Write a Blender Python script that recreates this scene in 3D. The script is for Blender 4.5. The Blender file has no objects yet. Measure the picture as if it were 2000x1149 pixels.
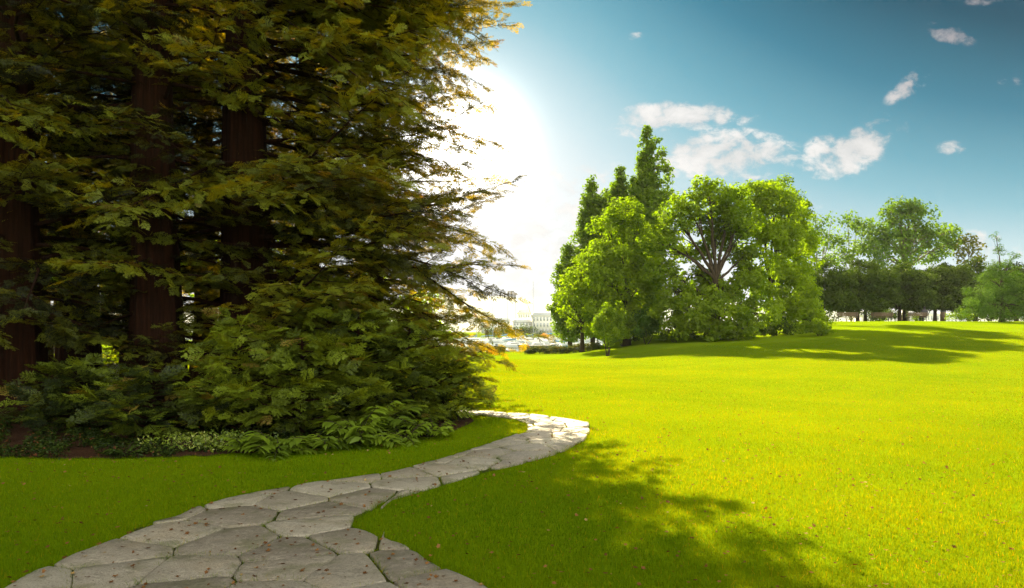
import bpy, bmesh, math
import numpy as np
from mathutils import Vector, Matrix
sc = bpy.context.scene
R = math.radians
# ------------------------------------------------------------------ camera
F = 1333.0; HY = 640.0; EYE = 1.6           # photo pixels: focal length, horizon row; eye height in metres
cd = bpy.data.cameras.new('camera'); cam = bpy.data.objects.new('camera', cd)
sc.collection.objects.link(cam); sc.camera = cam
cam.location = (0, 0, EYE); cam.rotation_euler = (R(90), 0, 0)
cd.sensor_width = 36; cd.lens = 36*F/2000; cd.shift_y = (HY-574.5)/2000
cd.clip_start = .05; cd.clip_end = 6000
# ------------------------------------------------------------------ light
SUN_AZ, SUN_EL = R(-15.5), R(32.5)
EXPO = 2.55
sd = bpy.data.lights.new('sun', 'SUN'); sd.energy = 5.0; sd.angle = R(.55); sd.color = (1, .83, .50)
so = bpy.data.objects.new('sun', sd); sc.collection.objects.link(so)
sv = Vector((math.sin(SUN_AZ)*math.cos(SUN_EL), math.cos(SUN_AZ)*math.cos(SUN_EL), math.sin(SUN_EL)))
so.rotation_euler = (-sv).to_track_quat('-Z', 'Y').to_euler(); so.location = sv*200
sc.view_settings.view_transform = 'Standard'; sc.view_settings.look = 'None'
sc.view_settings.exposure = EXPO; sc.view_settings.gamma = 1
sc.render.engine = 'CYCLES'
sc.cycles.use_denoising = True; sc.cycles.denoising_prefilter = 'NONE'
sc.cycles.max_bounces = 8; sc.cycles.diffuse_bounces = 4; sc.cycles.transmission_bounces = 5
sc.cycles.volume_bounces = 0; sc.cycles.volume_step_rate = 4

def lin(r, g, b):
    f = lambda c: (c/255/12.92) if c/255 <= .04045 else ((c/255+.055)/1.055)**2.4
    return (f(r), f(g), f(b), 1)
class NT:
    def __init__(s, tree): s.t = tree; s.t.nodes.clear()
    def n(s, typ, **k):
        nd = s.t.nodes.new(typ)
        for a, b in k.items(): setattr(nd, a, b)
        return nd
    def link(s, a, b): s.t.links.new(a, b)
    def put(s, sock, v):
        if isinstance(v, bpy.types.NodeSocket): s.link(v, sock)
        else: sock.default_value = v
    def m(s, op, a, b=0.0, c=None, clamp=False):
        nd = s.n('ShaderNodeMath', operation=op, use_clamp=clamp)
        s.put(nd.inputs[0], a); s.put(nd.inputs[1], b)
        if c is not None: s.put(nd.inputs[2], c)
        return nd.outputs[0]
    def ramp(s, fac, stops, interp='LINEAR'):
        nd = s.n('ShaderNodeValToRGB'); cr = nd.color_ramp; cr.interpolation = interp
        while len(cr.elements) < len(stops): cr.elements.new(.5)
        for e, (p, c) in zip(cr.elements, stops): e.position = p; e.color = c
        s.put(nd.inputs[0], fac); return nd.outputs[0]
    def mix(s, fac, a, b, mode='MIX'):
        nd = s.n('ShaderNodeMix', data_type='RGBA', blend_type=mode)
        s.put(nd.inputs[0], fac); s.put(nd.inputs[6], a); s.put(nd.inputs[7], b); return nd.outputs[2]
    def noise(s, vec, scale, detail=4, rough=.5, dist=0.0):
        nd = s.n('ShaderNodeTexNoise'); s.put(nd.inputs['Vector'], vec)
        nd.inputs['Scale'].default_value = scale; nd.inputs['Detail'].default_value = detail
        nd.inputs['Roughness'].default_value = rough; nd.inputs['Distortion'].default_value = dist
        return nd.outputs['Fac']
    def mapr(s, v, a, b, c=0.0, d=1.0):
        nd = s.n('ShaderNodeMapRange', interpolation_type='SMOOTHSTEP'); s.put(nd.inputs[0], v)
        for i, q in enumerate((a, b, c, d)): nd.inputs[i+1].default_value = q
        return nd.outputs[0]
# ------------------------------------------------------------------ sky
w = bpy.data.worlds.new('World'); sc.world = w; w.use_nodes = True
N = NT(w.node_tree)
tc = N.n('ShaderNodeTexCoord').outputs['Generated']
sx = N.n('ShaderNodeSeparateXYZ'); N.link(tc, sx.inputs[0]); dx, dy, dz = sx.outputs
az = N.m('ABSOLUTE', N.m('ADD', N.m('ARCTAN2', dx, dy), .07))
hz = N.m('SQRT', N.m('ADD', N.m('MULTIPLY', dx, dx), N.m('MULTIPLY', dy, dy)))
te = N.m('DIVIDE', N.m('MAXIMUM', dz, 0.0), N.m('MAXIMUM', hz, .001))
te2 = N.m('MULTIPLY', N.m('MAXIMUM', N.m('SUBTRACT', te, .06), 0.0), .5)
s_ = N.m('MULTIPLY', N.m('SQRT', N.m('ADD', N.m('MULTIPLY', az, az), N.m('MULTIPLY', te2, te2))), te)
sky = N.ramp(s_, [(0, lin(255, 255, 255)), (.03, lin(238, 245, 247)), (.06, lin(200, 226, 234)), (.1, lin(140, 194, 210)), (.13, lin(108, 172, 192)),
                  (.185, lin(56, 130, 156)), (.26, lin(14, 82, 106)), (.32, lin(4, 64, 90)), (.7, lin(2, 40, 64))])
g = Vector(((890-1000)/F, 1, (640-290)/F)).normalized()
dp = N.n('ShaderNodeVectorMath', operation='DOT_PRODUCT'); N.link(tc, dp.inputs[0]); dp.inputs[1].default_value = g
glow = N.m('POWER', N.m('MAXIMUM', dp.outputs['Value'], 0.0), 90.0)
glow2 = N.m('POWER', N.m('MAXIMUM', dp.outputs['Value'], 0.0), 500.0)
gl = N.m('ADD', N.m('MULTIPLY', glow, .035), N.m('MULTIPLY', glow2, 1.2))
# clouds: noise thresholded inside soft ellipses fixed on the sky
u = N.m('DIVIDE', dx, N.m('MAXIMUM', dy, .05)); v = N.m('DIVIDE', dz, N.m('MAXIMUM', dy, .05))
cv = N.n('ShaderNodeCombineXYZ'); N.link(u, cv.inputs[0]); N.link(N.m('MULTIPLY', v, 1.5), cv.inputs[1])
n1 = N.noise(cv.outputs[0], 13, 9, .62, .3)
n2 = N.noise(cv.outputs[0], 42, 6, .6, .6)
CL = [(1328, 228, 112, 28, 3, 1.2), (1250, 245, 50, 22, 0, .7), (1425, 303, 110, 42, -4, 1.3), (1325, 318, 60, 26, 0, .7), (1662, 290, 84, 42, 22, 1.25), (1850, 66, 46, 15, -15, .75), (1785, 160, 52, 16, 36, .7),
      (1245, 73, 14, 9, 0, .6), (1859, 289, 24, 13, 0, .75), (1930, 478, 75, 26, 0, .8), (1570, 385, 60, 25, 0, .6), (1940, 4, 50, 8, 0, .5), (1550, 330, 60, 20, 0, .45), (1968, 160, 30, 8, 0, .35), (1700, 560, 150, 60, 0, .9),
      (1010, 470, 240, 150, 0, .8)]
mk = None
for cx, cy, rx, ry, an, st in CL:
    du = N.m('SUBTRACT', u, (cx-1000)/F); dv = N.m('SUBTRACT', v, (640-cy)/F)
    ca, sa = math.cos(R(an)), math.sin(R(an))
    a = N.m('MULTIPLY', N.m('ADD', N.m('MULTIPLY', du, ca), N.m('MULTIPLY', dv, sa)), F/rx/1.5)
    b = N.m('MULTIPLY', N.m('SUBTRACT', N.m('MULTIPLY', dv, ca), N.m('MULTIPLY', du, sa)), F/ry/1.45)
    q = N.m('SUBTRACT', 1.0, N.m('ADD', N.m('MULTIPLY', a, a), N.m('MULTIPLY', b, b)))
    q = N.m('MULTIPLY', N.m('MAXIMUM', q, 0.0), st)
    mk = q if mk is None else N.m('MAXIMUM', mk, q)
cl = N.m('ADD', N.m('MULTIPLY', mk, 1.0), N.m('ADD', N.m('MULTIPLY', N.m('SUBTRACT', n1, .5), 4.2), N.m('MULTIPLY', N.m('SUBTRACT', n2, .5), 2.0)))
cl = N.m('MULTIPLY', N.mapr(cl, .3, 1.25), N.mapr(mk, .0, .35))
ccol = N.mix(N.mapr(n1, .35, .7), lin(214, 214, 214), lin(252, 248, 244))
ccol = N.mix(N.mapr(s_, .1, .25), ccol, lin(170, 165, 170))
skyc = N.mix(N.m('MULTIPLY', cl, .93), sky, ccol)
skyc = N.mix(1.0, skyc, N.mix(gl, (0, 0, 0, 1), (1, .97, .9, 1)), 'ADD') if False else skyc
# unseen bright sky added behind the camera as fill light
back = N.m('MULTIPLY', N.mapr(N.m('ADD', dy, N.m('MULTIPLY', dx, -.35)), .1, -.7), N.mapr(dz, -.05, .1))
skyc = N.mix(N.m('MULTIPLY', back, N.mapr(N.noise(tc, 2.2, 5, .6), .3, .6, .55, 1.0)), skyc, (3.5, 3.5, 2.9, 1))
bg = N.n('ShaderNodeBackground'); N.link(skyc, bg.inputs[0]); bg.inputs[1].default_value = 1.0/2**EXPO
bgg = N.n('ShaderNodeBackground'); bgg.inputs[0].default_value = (1, .93, .8, 1)
N.link(N.m('MULTIPLY', gl, .9), bgg.inputs[1])
st = N.n('ShaderNodeTexSky', sky_type='NISHITA', sun_disc=False, sun_elevation=SUN_EL, sun_rotation=SUN_AZ)
st.air_density = 1; st.dust_density = .5; st.ozone_density = 2
bgn = N.n('ShaderNodeBackground'); N.link(st.outputs[0], bgn.inputs[0]); bgn.inputs[1].default_value = .0003
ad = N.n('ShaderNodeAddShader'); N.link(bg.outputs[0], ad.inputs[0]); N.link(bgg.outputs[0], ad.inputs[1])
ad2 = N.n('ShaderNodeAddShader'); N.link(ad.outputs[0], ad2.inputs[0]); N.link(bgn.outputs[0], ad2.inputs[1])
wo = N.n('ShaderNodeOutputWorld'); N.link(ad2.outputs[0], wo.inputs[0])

# ================================================================== helpers
rng = np.random.default_rng(7)
def reseed(k):
    global rng
    rng = np.random.default_rng(k)
def U(a, b, n=None): return rng.uniform(a, b, n)
def nrm(a): return a/np.maximum(np.linalg.norm(a, axis=-1, keepdims=True), 1e-9)
def link(name, data, parent=None):
    o = bpy.data.objects.new(name, data); sc.collection.objects.link(o)
    if parent is not None: o.parent = parent
    return o
def tag(o, label=None, cat=None, group=None, kind=None):
    for k, q in (('label', label), ('category', cat), ('group', group), ('kind', kind)):
        if q: o[k] = q
    return o
def empty(name, loc, label=None, cat=None, group=None, rz=0):
    o = link(name, None); o.location = loc; o.rotation_euler.z = rz; o.empty_display_size = .3
    return tag(o, label, cat, group)
def mesh(name, V, faces, mat, parent=None, tone=None, smooth=False, rel=False):
    """faces: list of (M,k) int arrays. V in world coordinates; rel: subtract the parent's place."""
    V = np.asarray(V, dtype=np.float64).reshape(-1, 3)
    if parent is not None and rel: V = V - np.array(parent.location)
    me = bpy.data.meshes.new(name); me.vertices.add(len(V)); me.vertices.foreach_set('co', V.astype(np.float32).ravel())
    faces = [np.asarray(f, dtype=np.int32) for f in faces if len(f)]
    loops = np.concatenate([f.ravel() for f in faces]); tot = np.concatenate([np.full(len(f), f.shape[1], np.int32) for f in faces])
    me.loops.add(len(loops)); me.loops.foreach_set('vertex_index', loops)
    me.polygons.add(len(tot)); st = np.concatenate([[0], np.cumsum(tot)[:-1]]).astype(np.int32)
    me.polygons.foreach_set('loop_start', st)
    if smooth: me.polygons.foreach_set('use_smooth', np.ones(len(tot), bool))
    me.update(calc_edges=True)
    if tone is not None:
        a = me.attributes.new('tone', 'FLOAT', 'FACE'); a.data.foreach_set('value', np.asarray(tone, np.float32))
    if mat is not None: me.materials.append(mat)
    return link(name, me, parent)
class MB:
    """collects simple solids for one mesh"""
    def __init__(s): s.V = []; s.F3 = []; s.F4 = []; s.n = 0; s.extra = []
    def add(s, V, F):
        V = np.asarray(V, float); F = np.asarray(F, int) + s.n
        s.V.append(V); s.n += len(V); (s.F4 if F.shape[1] == 4 else s.F3).append(F); return s
    def box(s, c, d, rz=0, top=(1, 1)):
        x, y, z = np.array(d)/2
        v = np.array([(-x, -y, -z), (x, -y, -z), (x, y, -z), (-x, y, -z), (-x*top[0], -y*top[1], z), (x*top[0], -y*top[1], z), (x*top[0], y*top[1], z), (-x*top[0], y*top[1], z)])
        cc, ss = math.cos(rz), math.sin(rz)
        v = np.stack([v[:, 0]*cc-v[:, 1]*ss, v[:, 0]*ss+v[:, 1]*cc, v[:, 2]], 1)+np.array(c)
        return s.add(v, [(0, 3, 2, 1), (4, 5, 6, 7), (0, 1, 5, 4), (1, 2, 6, 5), (2, 3, 7, 6), (3, 0, 4, 7)])
    def tube(s, P, r, k=8, flute=0, cap=True):
        P = np.asarray(P, float); n = len(P); r = np.broadcast_to(np.asarray(r, float), (n,))
        T = nrm(np.gradient(P, axis=0)); ref = np.array([0, 1, 0.]) if abs(T[0][2]) > .7 else np.array([0, 0, 1.])
        A = nrm(np.cross(T, ref)); B = np.cross(T, A)
        a = np.arange(k)*2*np.pi/k
        rr = r[:, None]*(1+flute*(np.sin(a*5+1)+.6*np.sin(a*9+2)+.4*np.sin(a*14))[None])
        V = P[:, None]+rr[..., None]*(np.cos(a)[None, :, None]*A[:, None]+np.sin(a)[None, :, None]*B[:, None])
        i = np.arange(n-1)[:, None]*k; j = np.arange(k)[None]
        F_ = np.stack([i+j, i+(j+1) % k, i+k+(j+1) % k, i+k+j], -1).reshape(-1, 4)
        s.add(V.reshape(-1, 3), F_)
        if cap:
            for ring, fl in ((0, 1), (n-1, 0)):
                c = P[ring]; base = V[ring]; vv = np.vstack([base, c[None]])
                q = np.arange(k); f = np.stack([q, (q+1) % k, np.full(k, k)], 1)
                s.add(vv, f[:, ::-1] if fl else f)
        return s
    def build(s, name, mat, parent=None, smooth=False, rel=False, tone=None):
        V = np.concatenate(s.V); fs = []
        if s.F4: fs.append(np.concatenate(s.F4))
        if s.F3: fs.append(np.concatenate(s.F3))
        return mesh(name, V, fs, mat, parent, smooth=smooth, rel=rel, tone=tone)

# ------------------------------------------------------------------ materials
def mat_new(name):
    m = bpy.data.materials.new(name); m.use_nodes = True; t = NT(m.node_tree)
    out = t.n('ShaderNodeOutputMaterial'); return m, t, out
def principled(name, col, rough=.6, var=None, scale=6, bump=0, bscale=40, spec=.5, metal=0, stretch=None):
    m, t, out = mat_new(name); p = t.n('ShaderNodeBsdfPrincipled')
    co = t.n('ShaderNodeTexCoord').outputs['Object']
    if stretch:
        mp = t.n('ShaderNodeMapping'); mp.inputs['Scale'].default_value = stretch; t.link(co, mp.inputs[0]); co = mp.outputs[0]
    if var: c = t.ramp(t.noise(co, scale, 6, .6), [(.3, (*col, 1)), (.7, (*var, 1))])
    else: c = (*col, 1)
    t.put(p.inputs['Base Color'], c); p.inputs['Roughness'].default_value = rough
    p.inputs['Specular IOR Level'].default_value = spec; p.inputs['Metallic'].default_value = metal
    if bump:
        b = t.n('ShaderNodeBump'); b.inputs['Strength'].default_value = bump; b.inputs['Distance'].default_value = .05
        t.link(t.noise(co, bscale, 8, .65), b.inputs['Height']); t.link(b.outputs[0], p.inputs['Normal'])
    t.link(p.outputs[0], out.inputs[0]); return m
def leafmat(name, c0, c1, trans=.45, tcol=None, gloss=.02, c2=None, rough=.55):
    """leaf colour runs c0..c1 (..c2) with the leaf's own random tone; light passes through the blade"""
    m, t, out = mat_new(name)
    a = t.n('ShaderNodeAttribute', attribute_name='tone').outputs['Fac']
    stops = [(0, (*c0, 1)), (.85 if c2 else 1, (*c1, 1))]
    if c2: stops.append((1, (*c2, 1)))
    c = t.ramp(a, stops)
    d = t.n('ShaderNodeBsdfDiffuse'); t.put(d.inputs[0], c)
    tr = t.n('ShaderNodeBsdfTranslucent')
    k = tcol or (1.25, 1.2, .55)
    t.put(tr.inputs[0], t.mix(1.0, c, (*k, 1), 'MULTIPLY'))
    mx = t.n('ShaderNodeMixShader'); mx.inputs[0].default_value = trans
    t.link(d.outputs[0], mx.inputs[1]); t.link(tr.outputs[0], mx.inputs[2])
    gs = t.n('ShaderNodeBsdfGlossy'); gs.inputs['Roughness'].default_value = rough; gs.inputs[0].default_value = (1, 1, 1, 1)
    m2 = t.n('ShaderNodeMixShader'); m2.inputs[0].default_value = gloss
    t.link(mx.outputs[0], m2.inputs[1]); t.link(gs.outputs[0], m2.inputs[2]); t.link(m2.outputs[0], out.inputs[0])
    return m
M = {}
M['grass'] = leafmat('grass_blade', (.036, .115, .001), (.145, .235, .001), .5, (2.5, 1.25, .1), .001, (.28, .24, .01))
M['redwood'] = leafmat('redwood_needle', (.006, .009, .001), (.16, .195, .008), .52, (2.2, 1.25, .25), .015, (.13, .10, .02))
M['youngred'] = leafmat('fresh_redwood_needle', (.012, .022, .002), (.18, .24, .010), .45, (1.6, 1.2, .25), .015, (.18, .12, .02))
M['maple'] = leafmat('bright_leaf', (.09, .15, .003), (.26, .34, .004), .58, (1.12, 1.3, .3), .008)
M['lime'] = leafmat('yellow_green_leaf', (.12, .18, .002), (.27, .35, .003), .58, (1.12, 1.3, .3), .008)
M['poplar'] = leafmat('poplar_leaf', (.07, .13, .005), (.19, .27, .008), .5, (1.1, 1.25, .3), .008)
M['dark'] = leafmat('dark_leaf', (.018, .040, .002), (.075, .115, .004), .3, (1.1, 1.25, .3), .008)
M['plane'] = leafmat('plane_leaf', (.065, .14, .010), (.17, .27, .015), .45, (1.2, 1.2, .5), .008)
M['box'] = leafmat('clipped_leaf', (.022, .04, .006), (.075, .11, .010), .4, (1.5, 1.2, .3), .02, (.13, .12, .02))
M['pine'] = leafmat('pine_needle', (.035, .08, .008), (.10, .19, .014), .35, (1.2, 1.2, .4), .008)
M['broad'] = leafmat('undergrowth_leaf', (.05, .09, .004), (.19, .27, .010), .45, (1.4, 1.25, .3), .02)
M['varieg'] = leafmat('variegated_leaf', (.06, .11, .006), (.20, .26, .015), .35, (1.3, 1.2, .4), .03, (.36, .38, .12))
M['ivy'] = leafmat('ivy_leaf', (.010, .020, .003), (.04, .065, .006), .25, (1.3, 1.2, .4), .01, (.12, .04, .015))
M['copper'] = leafmat('brownish_leaf', (.08, .10, .012), (.16, .17, .02), .5, (1.3, 1.1, .4), .008)
M['deadleaf'] = leafmat('fallen_leaf', (.09, .035, .010), (.22, .10, .03), .2, (1.2, 1, .6), .01, (.32, .24, .10))
M['redbark'] = principled('redwood_bark', (.007, .003, .0015), .95, (.030, .010, .0045), 7, 1.0, 9, .1, stretch=(3.2, 3.2, .18))
M['bark'] = principled('bark', (.022, .015, .009), .9, (.05, .035, .022), 9, .7, 14, .2, stretch=(2, 2, .4))
M['palebark'] = principled('pale_bark', (.10, .085, .05), .9, (.22, .19, .12), 5, .5, 14, .2, stretch=(2, 2, .5))
M['wood'] = principled('bench_wood', (.10, .06, .035), .7, (.16, .10, .06), 12, .3, 30)
M['iron'] = principled('painted_iron', (.03, .035, .03), .5)
M['mulch'] = principled('mulch', (.030, .012, .006), .95, (.075, .032, .016), 22, 1.0, 60, .1)
M['stoneblock'] = principled('pale_stone', (.24, .23, .20), .85, (.36, .34, .30), 9, .5, 40)
M['hullwhite'] = principled('white_hull', (.75, .75, .74), .3)
M['hullblue'] = principled('blue_hull', (.06, .30, .50), .35)
M['hulldark'] = principled('dark_hull', (.10, .11, .13), .4)
M['alloy'] = principled('mast_alloy', (.35, .36, .38), .4, metal=.6)
M['darkspar'] = principled('dark_spar', (.03, .03, .035), .5)
M['canvas'] = principled('blue_canvas', (.04, .18, .32), .8)
M['glassd'] = principled('dark_glazing', (.05, .06, .07), .15)
M['facade'] = principled('hazed_facade', (.74, .71, .66), .8, (.80, .77, .72), .4)  # far-shore facade, pane and roof colours have the haze's wash-out painted in
M['hazedglass'] = principled('hazed_pane', (.36, .38, .40), .3)
M['facade2'] = principled('hazed_grey_facade', (.68, .68, .67), .8, (.74, .74, .73), .4)
M['roof'] = principled('hazed_slate_roof', (.5, .52, .54), .7, (.58, .6, .62), 1)
M['cloth'] = principled('dark_coat', (.05, .045, .05), .9)
M['skin'] = principled('skin', (.45, .27, .19), .5)
M['hair'] = principled('hair', (.03, .02, .015), .7)

# ------------------------------------------------------------------ terrain
def S(t): t = np.clip(t, 0, 1); return t*t*(3-2*t)
def gz(X, Y):
    X = np.asarray(X, float); Y = np.asarray(Y, float)
    A = 1.0*S((X-3)/8)+1.05*S((X-10)/14)
    z = A*S((Y-13)/37) - .10*S((Y-16)/26)*(1-S((X-3)/6)) + .25*S((-X-8)/10)*S((Y-12)/20)
    z = z + .012*np.sin(X*.9+1)*np.sin(Y*.7)*S((Y-10)/12) + .03*np.sin(X*.31+2)*np.sin(Y*.23+1)*S((Y-14)/10)
    sh = 48.5 + 24*S((X-7)/12) + 30*S((-X-4)/16)
    t = S((Y-sh)/5)
    z = z*(1-t) + (-5.0)*t
    return z + 4.3*S((Y-246)/14)
def P(px, py, z=0.0):
    """where the ray through a photo pixel meets level z"""
    Y = (EYE-z)*F/(py-HY); return ((px-1000)/F*Y, Y)
def at(px, Y): return (px-1000)/F*Y
def hz_(py, Y): return EYE+(HY-py)/F*Y
def axis(pts):
    o = []
    for (a, b, st_) in pts: o += list(np.arange(a, b, st_))
    return np.array(o+[pts[-1][1]])
gx = axis([(-1500, -300, 100), (-300, -60, 20), (-60, -20, 2), (-20, 30, .4), (30, 80, 2), (80, 300, 20), (300, 1500, 100)])
gy = axis([(-120, -10, 10), (-10, 0, 1), (0, 60, .4), (60, 85, 1), (85, 240, 15), (240, 265, 2), (265, 2200, 100)])
GX, GY = np.meshgrid(gx, gy); GZ = gz(GX, GY)
def grid_faces(ny, nx):
    i = np.arange(ny-1)[:, None]*nx+np.arange(nx-1)[None]; return np.stack([i, i+1, i+nx+1, i+nx], -1).reshape(-1, 4)
m, t, out = mat_new('lawn'); M['lawn'] = m
p = t.n('ShaderNodeBsdfPrincipled'); co = t.n('ShaderNodeTexCoord').outputs['Object']
na = t.noise(co, .35, 5, .6); nb = t.noise(co, 3.0, 6, .7); nc = t.noise(co, 60, 5, .7)
c = t.mix(t.mapr(na, .3, .7), (.105, .165, .002, 1), (.14, .20, .002, 1))
c = t.mix(t.m('MULTIPLY', t.mapr(nb, .4, .75), .5), c, (.15, .205, .002, 1))
c = t.mix(t.m('MULTIPLY', t.mapr(nc, .45, .7), .55), c, (.05, .085, .004, 1))
t.put(p.inputs['Base Color'], c); p.inputs['Roughness'].default_value = .8; p.inputs['Specular IOR Level'].default_value = 0
p.inputs['Sheen Weight'].default_value = .0; p.inputs['Sheen Roughness'].default_value = .4; p.inputs['Sheen Tint'].default_value = (.8, .95, .2, 1)
b = t.n('ShaderNodeBump'); b.inputs['Strength'].default_value = .6; b.inputs['Distance'].default_value = .02
t.link(t.noise(co, 90, 4, .7), b.inputs['Height']); t.link(b.outputs[0], p.inputs['Normal']); t.link(p.outputs[0], out.inputs[0])
tag(mesh('lawn_ground', np.stack([GX, GY, GZ], -1), [grid_faces(len(gy), len(gx))], m, smooth=True), kind='structure')
# lake
m, t, out = mat_new('lake_water')
p = t.n('ShaderNodeBsdfPrincipled'); p.inputs['Base Color'].default_value = (.10, .16, .17, 1); p.inputs['Roughness'].default_value = .12
co = t.n('ShaderNodeTexCoord').outputs['Object']
b = t.n('ShaderNodeBump'); b.inputs['Strength'].default_value = .35; b.inputs['Distance'].default_value = .3
t.link(t.noise(co, .9, 5, .6), b.inputs['Height']); t.link(b.outputs[0], p.inputs['Normal']); t.link(p.outputs[0], out.inputs[0])
WZ = -2.0
wx = np.linspace(-1500, 1500, 11); wy = np.linspace(44, 300, 9); WX, WY = np.meshgrid(wx, wy)
tag(mesh('lake_water', np.stack([WX, WY, np.full_like(WX, WZ)], -1), [grid_faces(9, 11)], m), kind='structure')
# hills beyond the far shore
hx = np.linspace(-1000, 1300, 150); hy = np.linspace(320, 860, 40); HX, HY2 = np.meshgrid(hx, hy)
HZ = -1+ S((HY2-320)/450)*(30+5*np.sin(HX*.0073+1.2)+3*np.sin(HX*.021+3)+1.2*np.sin(HX*.061+HY2*.02))*(1-.6*S((HX-100)/500))
M['hill'] = principled('wooded_hill', (.10, .14, .14), .9, (.17, .19, .18), .03)
tag(mesh('hills', np.stack([HX, HY2, HZ], -1), [grid_faces(40, 150)], M['hill'], smooth=True), kind='structure')

# ------------------------------------------------------------------ planting bed
def inpoly(X, Y, poly):
    X = np.asarray(X); Y = np.asarray(Y); r = np.zeros(X.shape, bool); n = len(poly)
    for i in range(n):
        x1, y1 = poly[i]; x2, y2 = poly[(i+1) % n]
        if y1 == y2: continue
        c_ = ((y1 > Y) != (y2 > Y)) & (X < (x2-x1)*(Y-y1)/(y2-y1)+x1); r ^= c_
    return r
bedf = [P(a, b) for a, b in [(-260, 892), (0, 893), (150, 897), (300, 895), (420, 890), (520, 884), (600, 874), (690, 868), (780, 862), (850, 852), (895, 838), (925, 822)]]
def wob(pts, sub=6, amp=.03, closed=False):
    o = []; n = len(pts)
    for i in range(n if closed else n-1):
        a = np.array(pts[i]); b_ = np.array(pts[(i+1) % n])
        for k in range(sub): o.append(a+(b_-a)*k/sub+rng.normal(0, amp, 2)*(k > 0))
    if not closed: o.append(np.array(pts[-1]))
    return [tuple(q) for q in o]
bed = wob(bedf, 9, .045)+[(-.9, 12.8), (-1.6, 14.5), (-3.5, 16.5), (-8, 18), (-17, 18), (-17, 8.6)]
def flat(name, poly, z, mat, kind='structure'):
    bm = bmesh.new(); vs = [bm.verts.new((x, y, float(gz(x, y))+z)) for x, y in poly]
    f = bm.faces.new(vs); bmesh.ops.triangulate(bm, faces=[f]); me = bpy.data.meshes.new(name); bm.to_mesh(me); bm.free()
    me.materials.append(mat)
    for p_ in me.polygons:
        if p_.normal.z < 0: p_.flip()
    return tag(link(name, me), kind=kind)
flat('planting_bed', bed, .012, M['mulch'])

# ------------------------------------------------------------------ path
left = [(-60, 1200), (40, 1135), (120, 1100), (200, 1068), (245, 1052), (262, 1034), (340, 1018), (385, 996), (440, 979), (520, 962), (600, 949), (680, 937), (760, 925), (830, 908), (900, 888), (960, 868), (1008, 852), (1032, 842), (1030, 830), (1008, 820), (965, 815), (925, 812), (880, 810), (820, 808)]
right = [(820, 802.5), (880, 803), (930, 804), (985, 807), (1040, 811), (1100, 819), (1150, 828), (1152, 845), (1140, 862), (1100, 884), (1040, 901), (960, 921), (880, 944), (800, 968), (740, 985), (692, 1020), (690, 1034), (780, 1068), (870, 1117), (945, 1152), (1010, 1190)]
reseed(3)
pth = wob([P(*q) for q in left], 3, .012)+wob([P(*q) for q in right], 3, .012)
x0, y0 = pth[-1]; pth += [(x0+.3, 3.2), (-.2, 2.2), (-2.8, 2.2)]
pa = np.array(pth)
flat('path_base', pth, .006, principled('joint_soil', (.03, .028, .010), .95, (.07, .075, .015), 18, .8, 50, .1))
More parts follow.
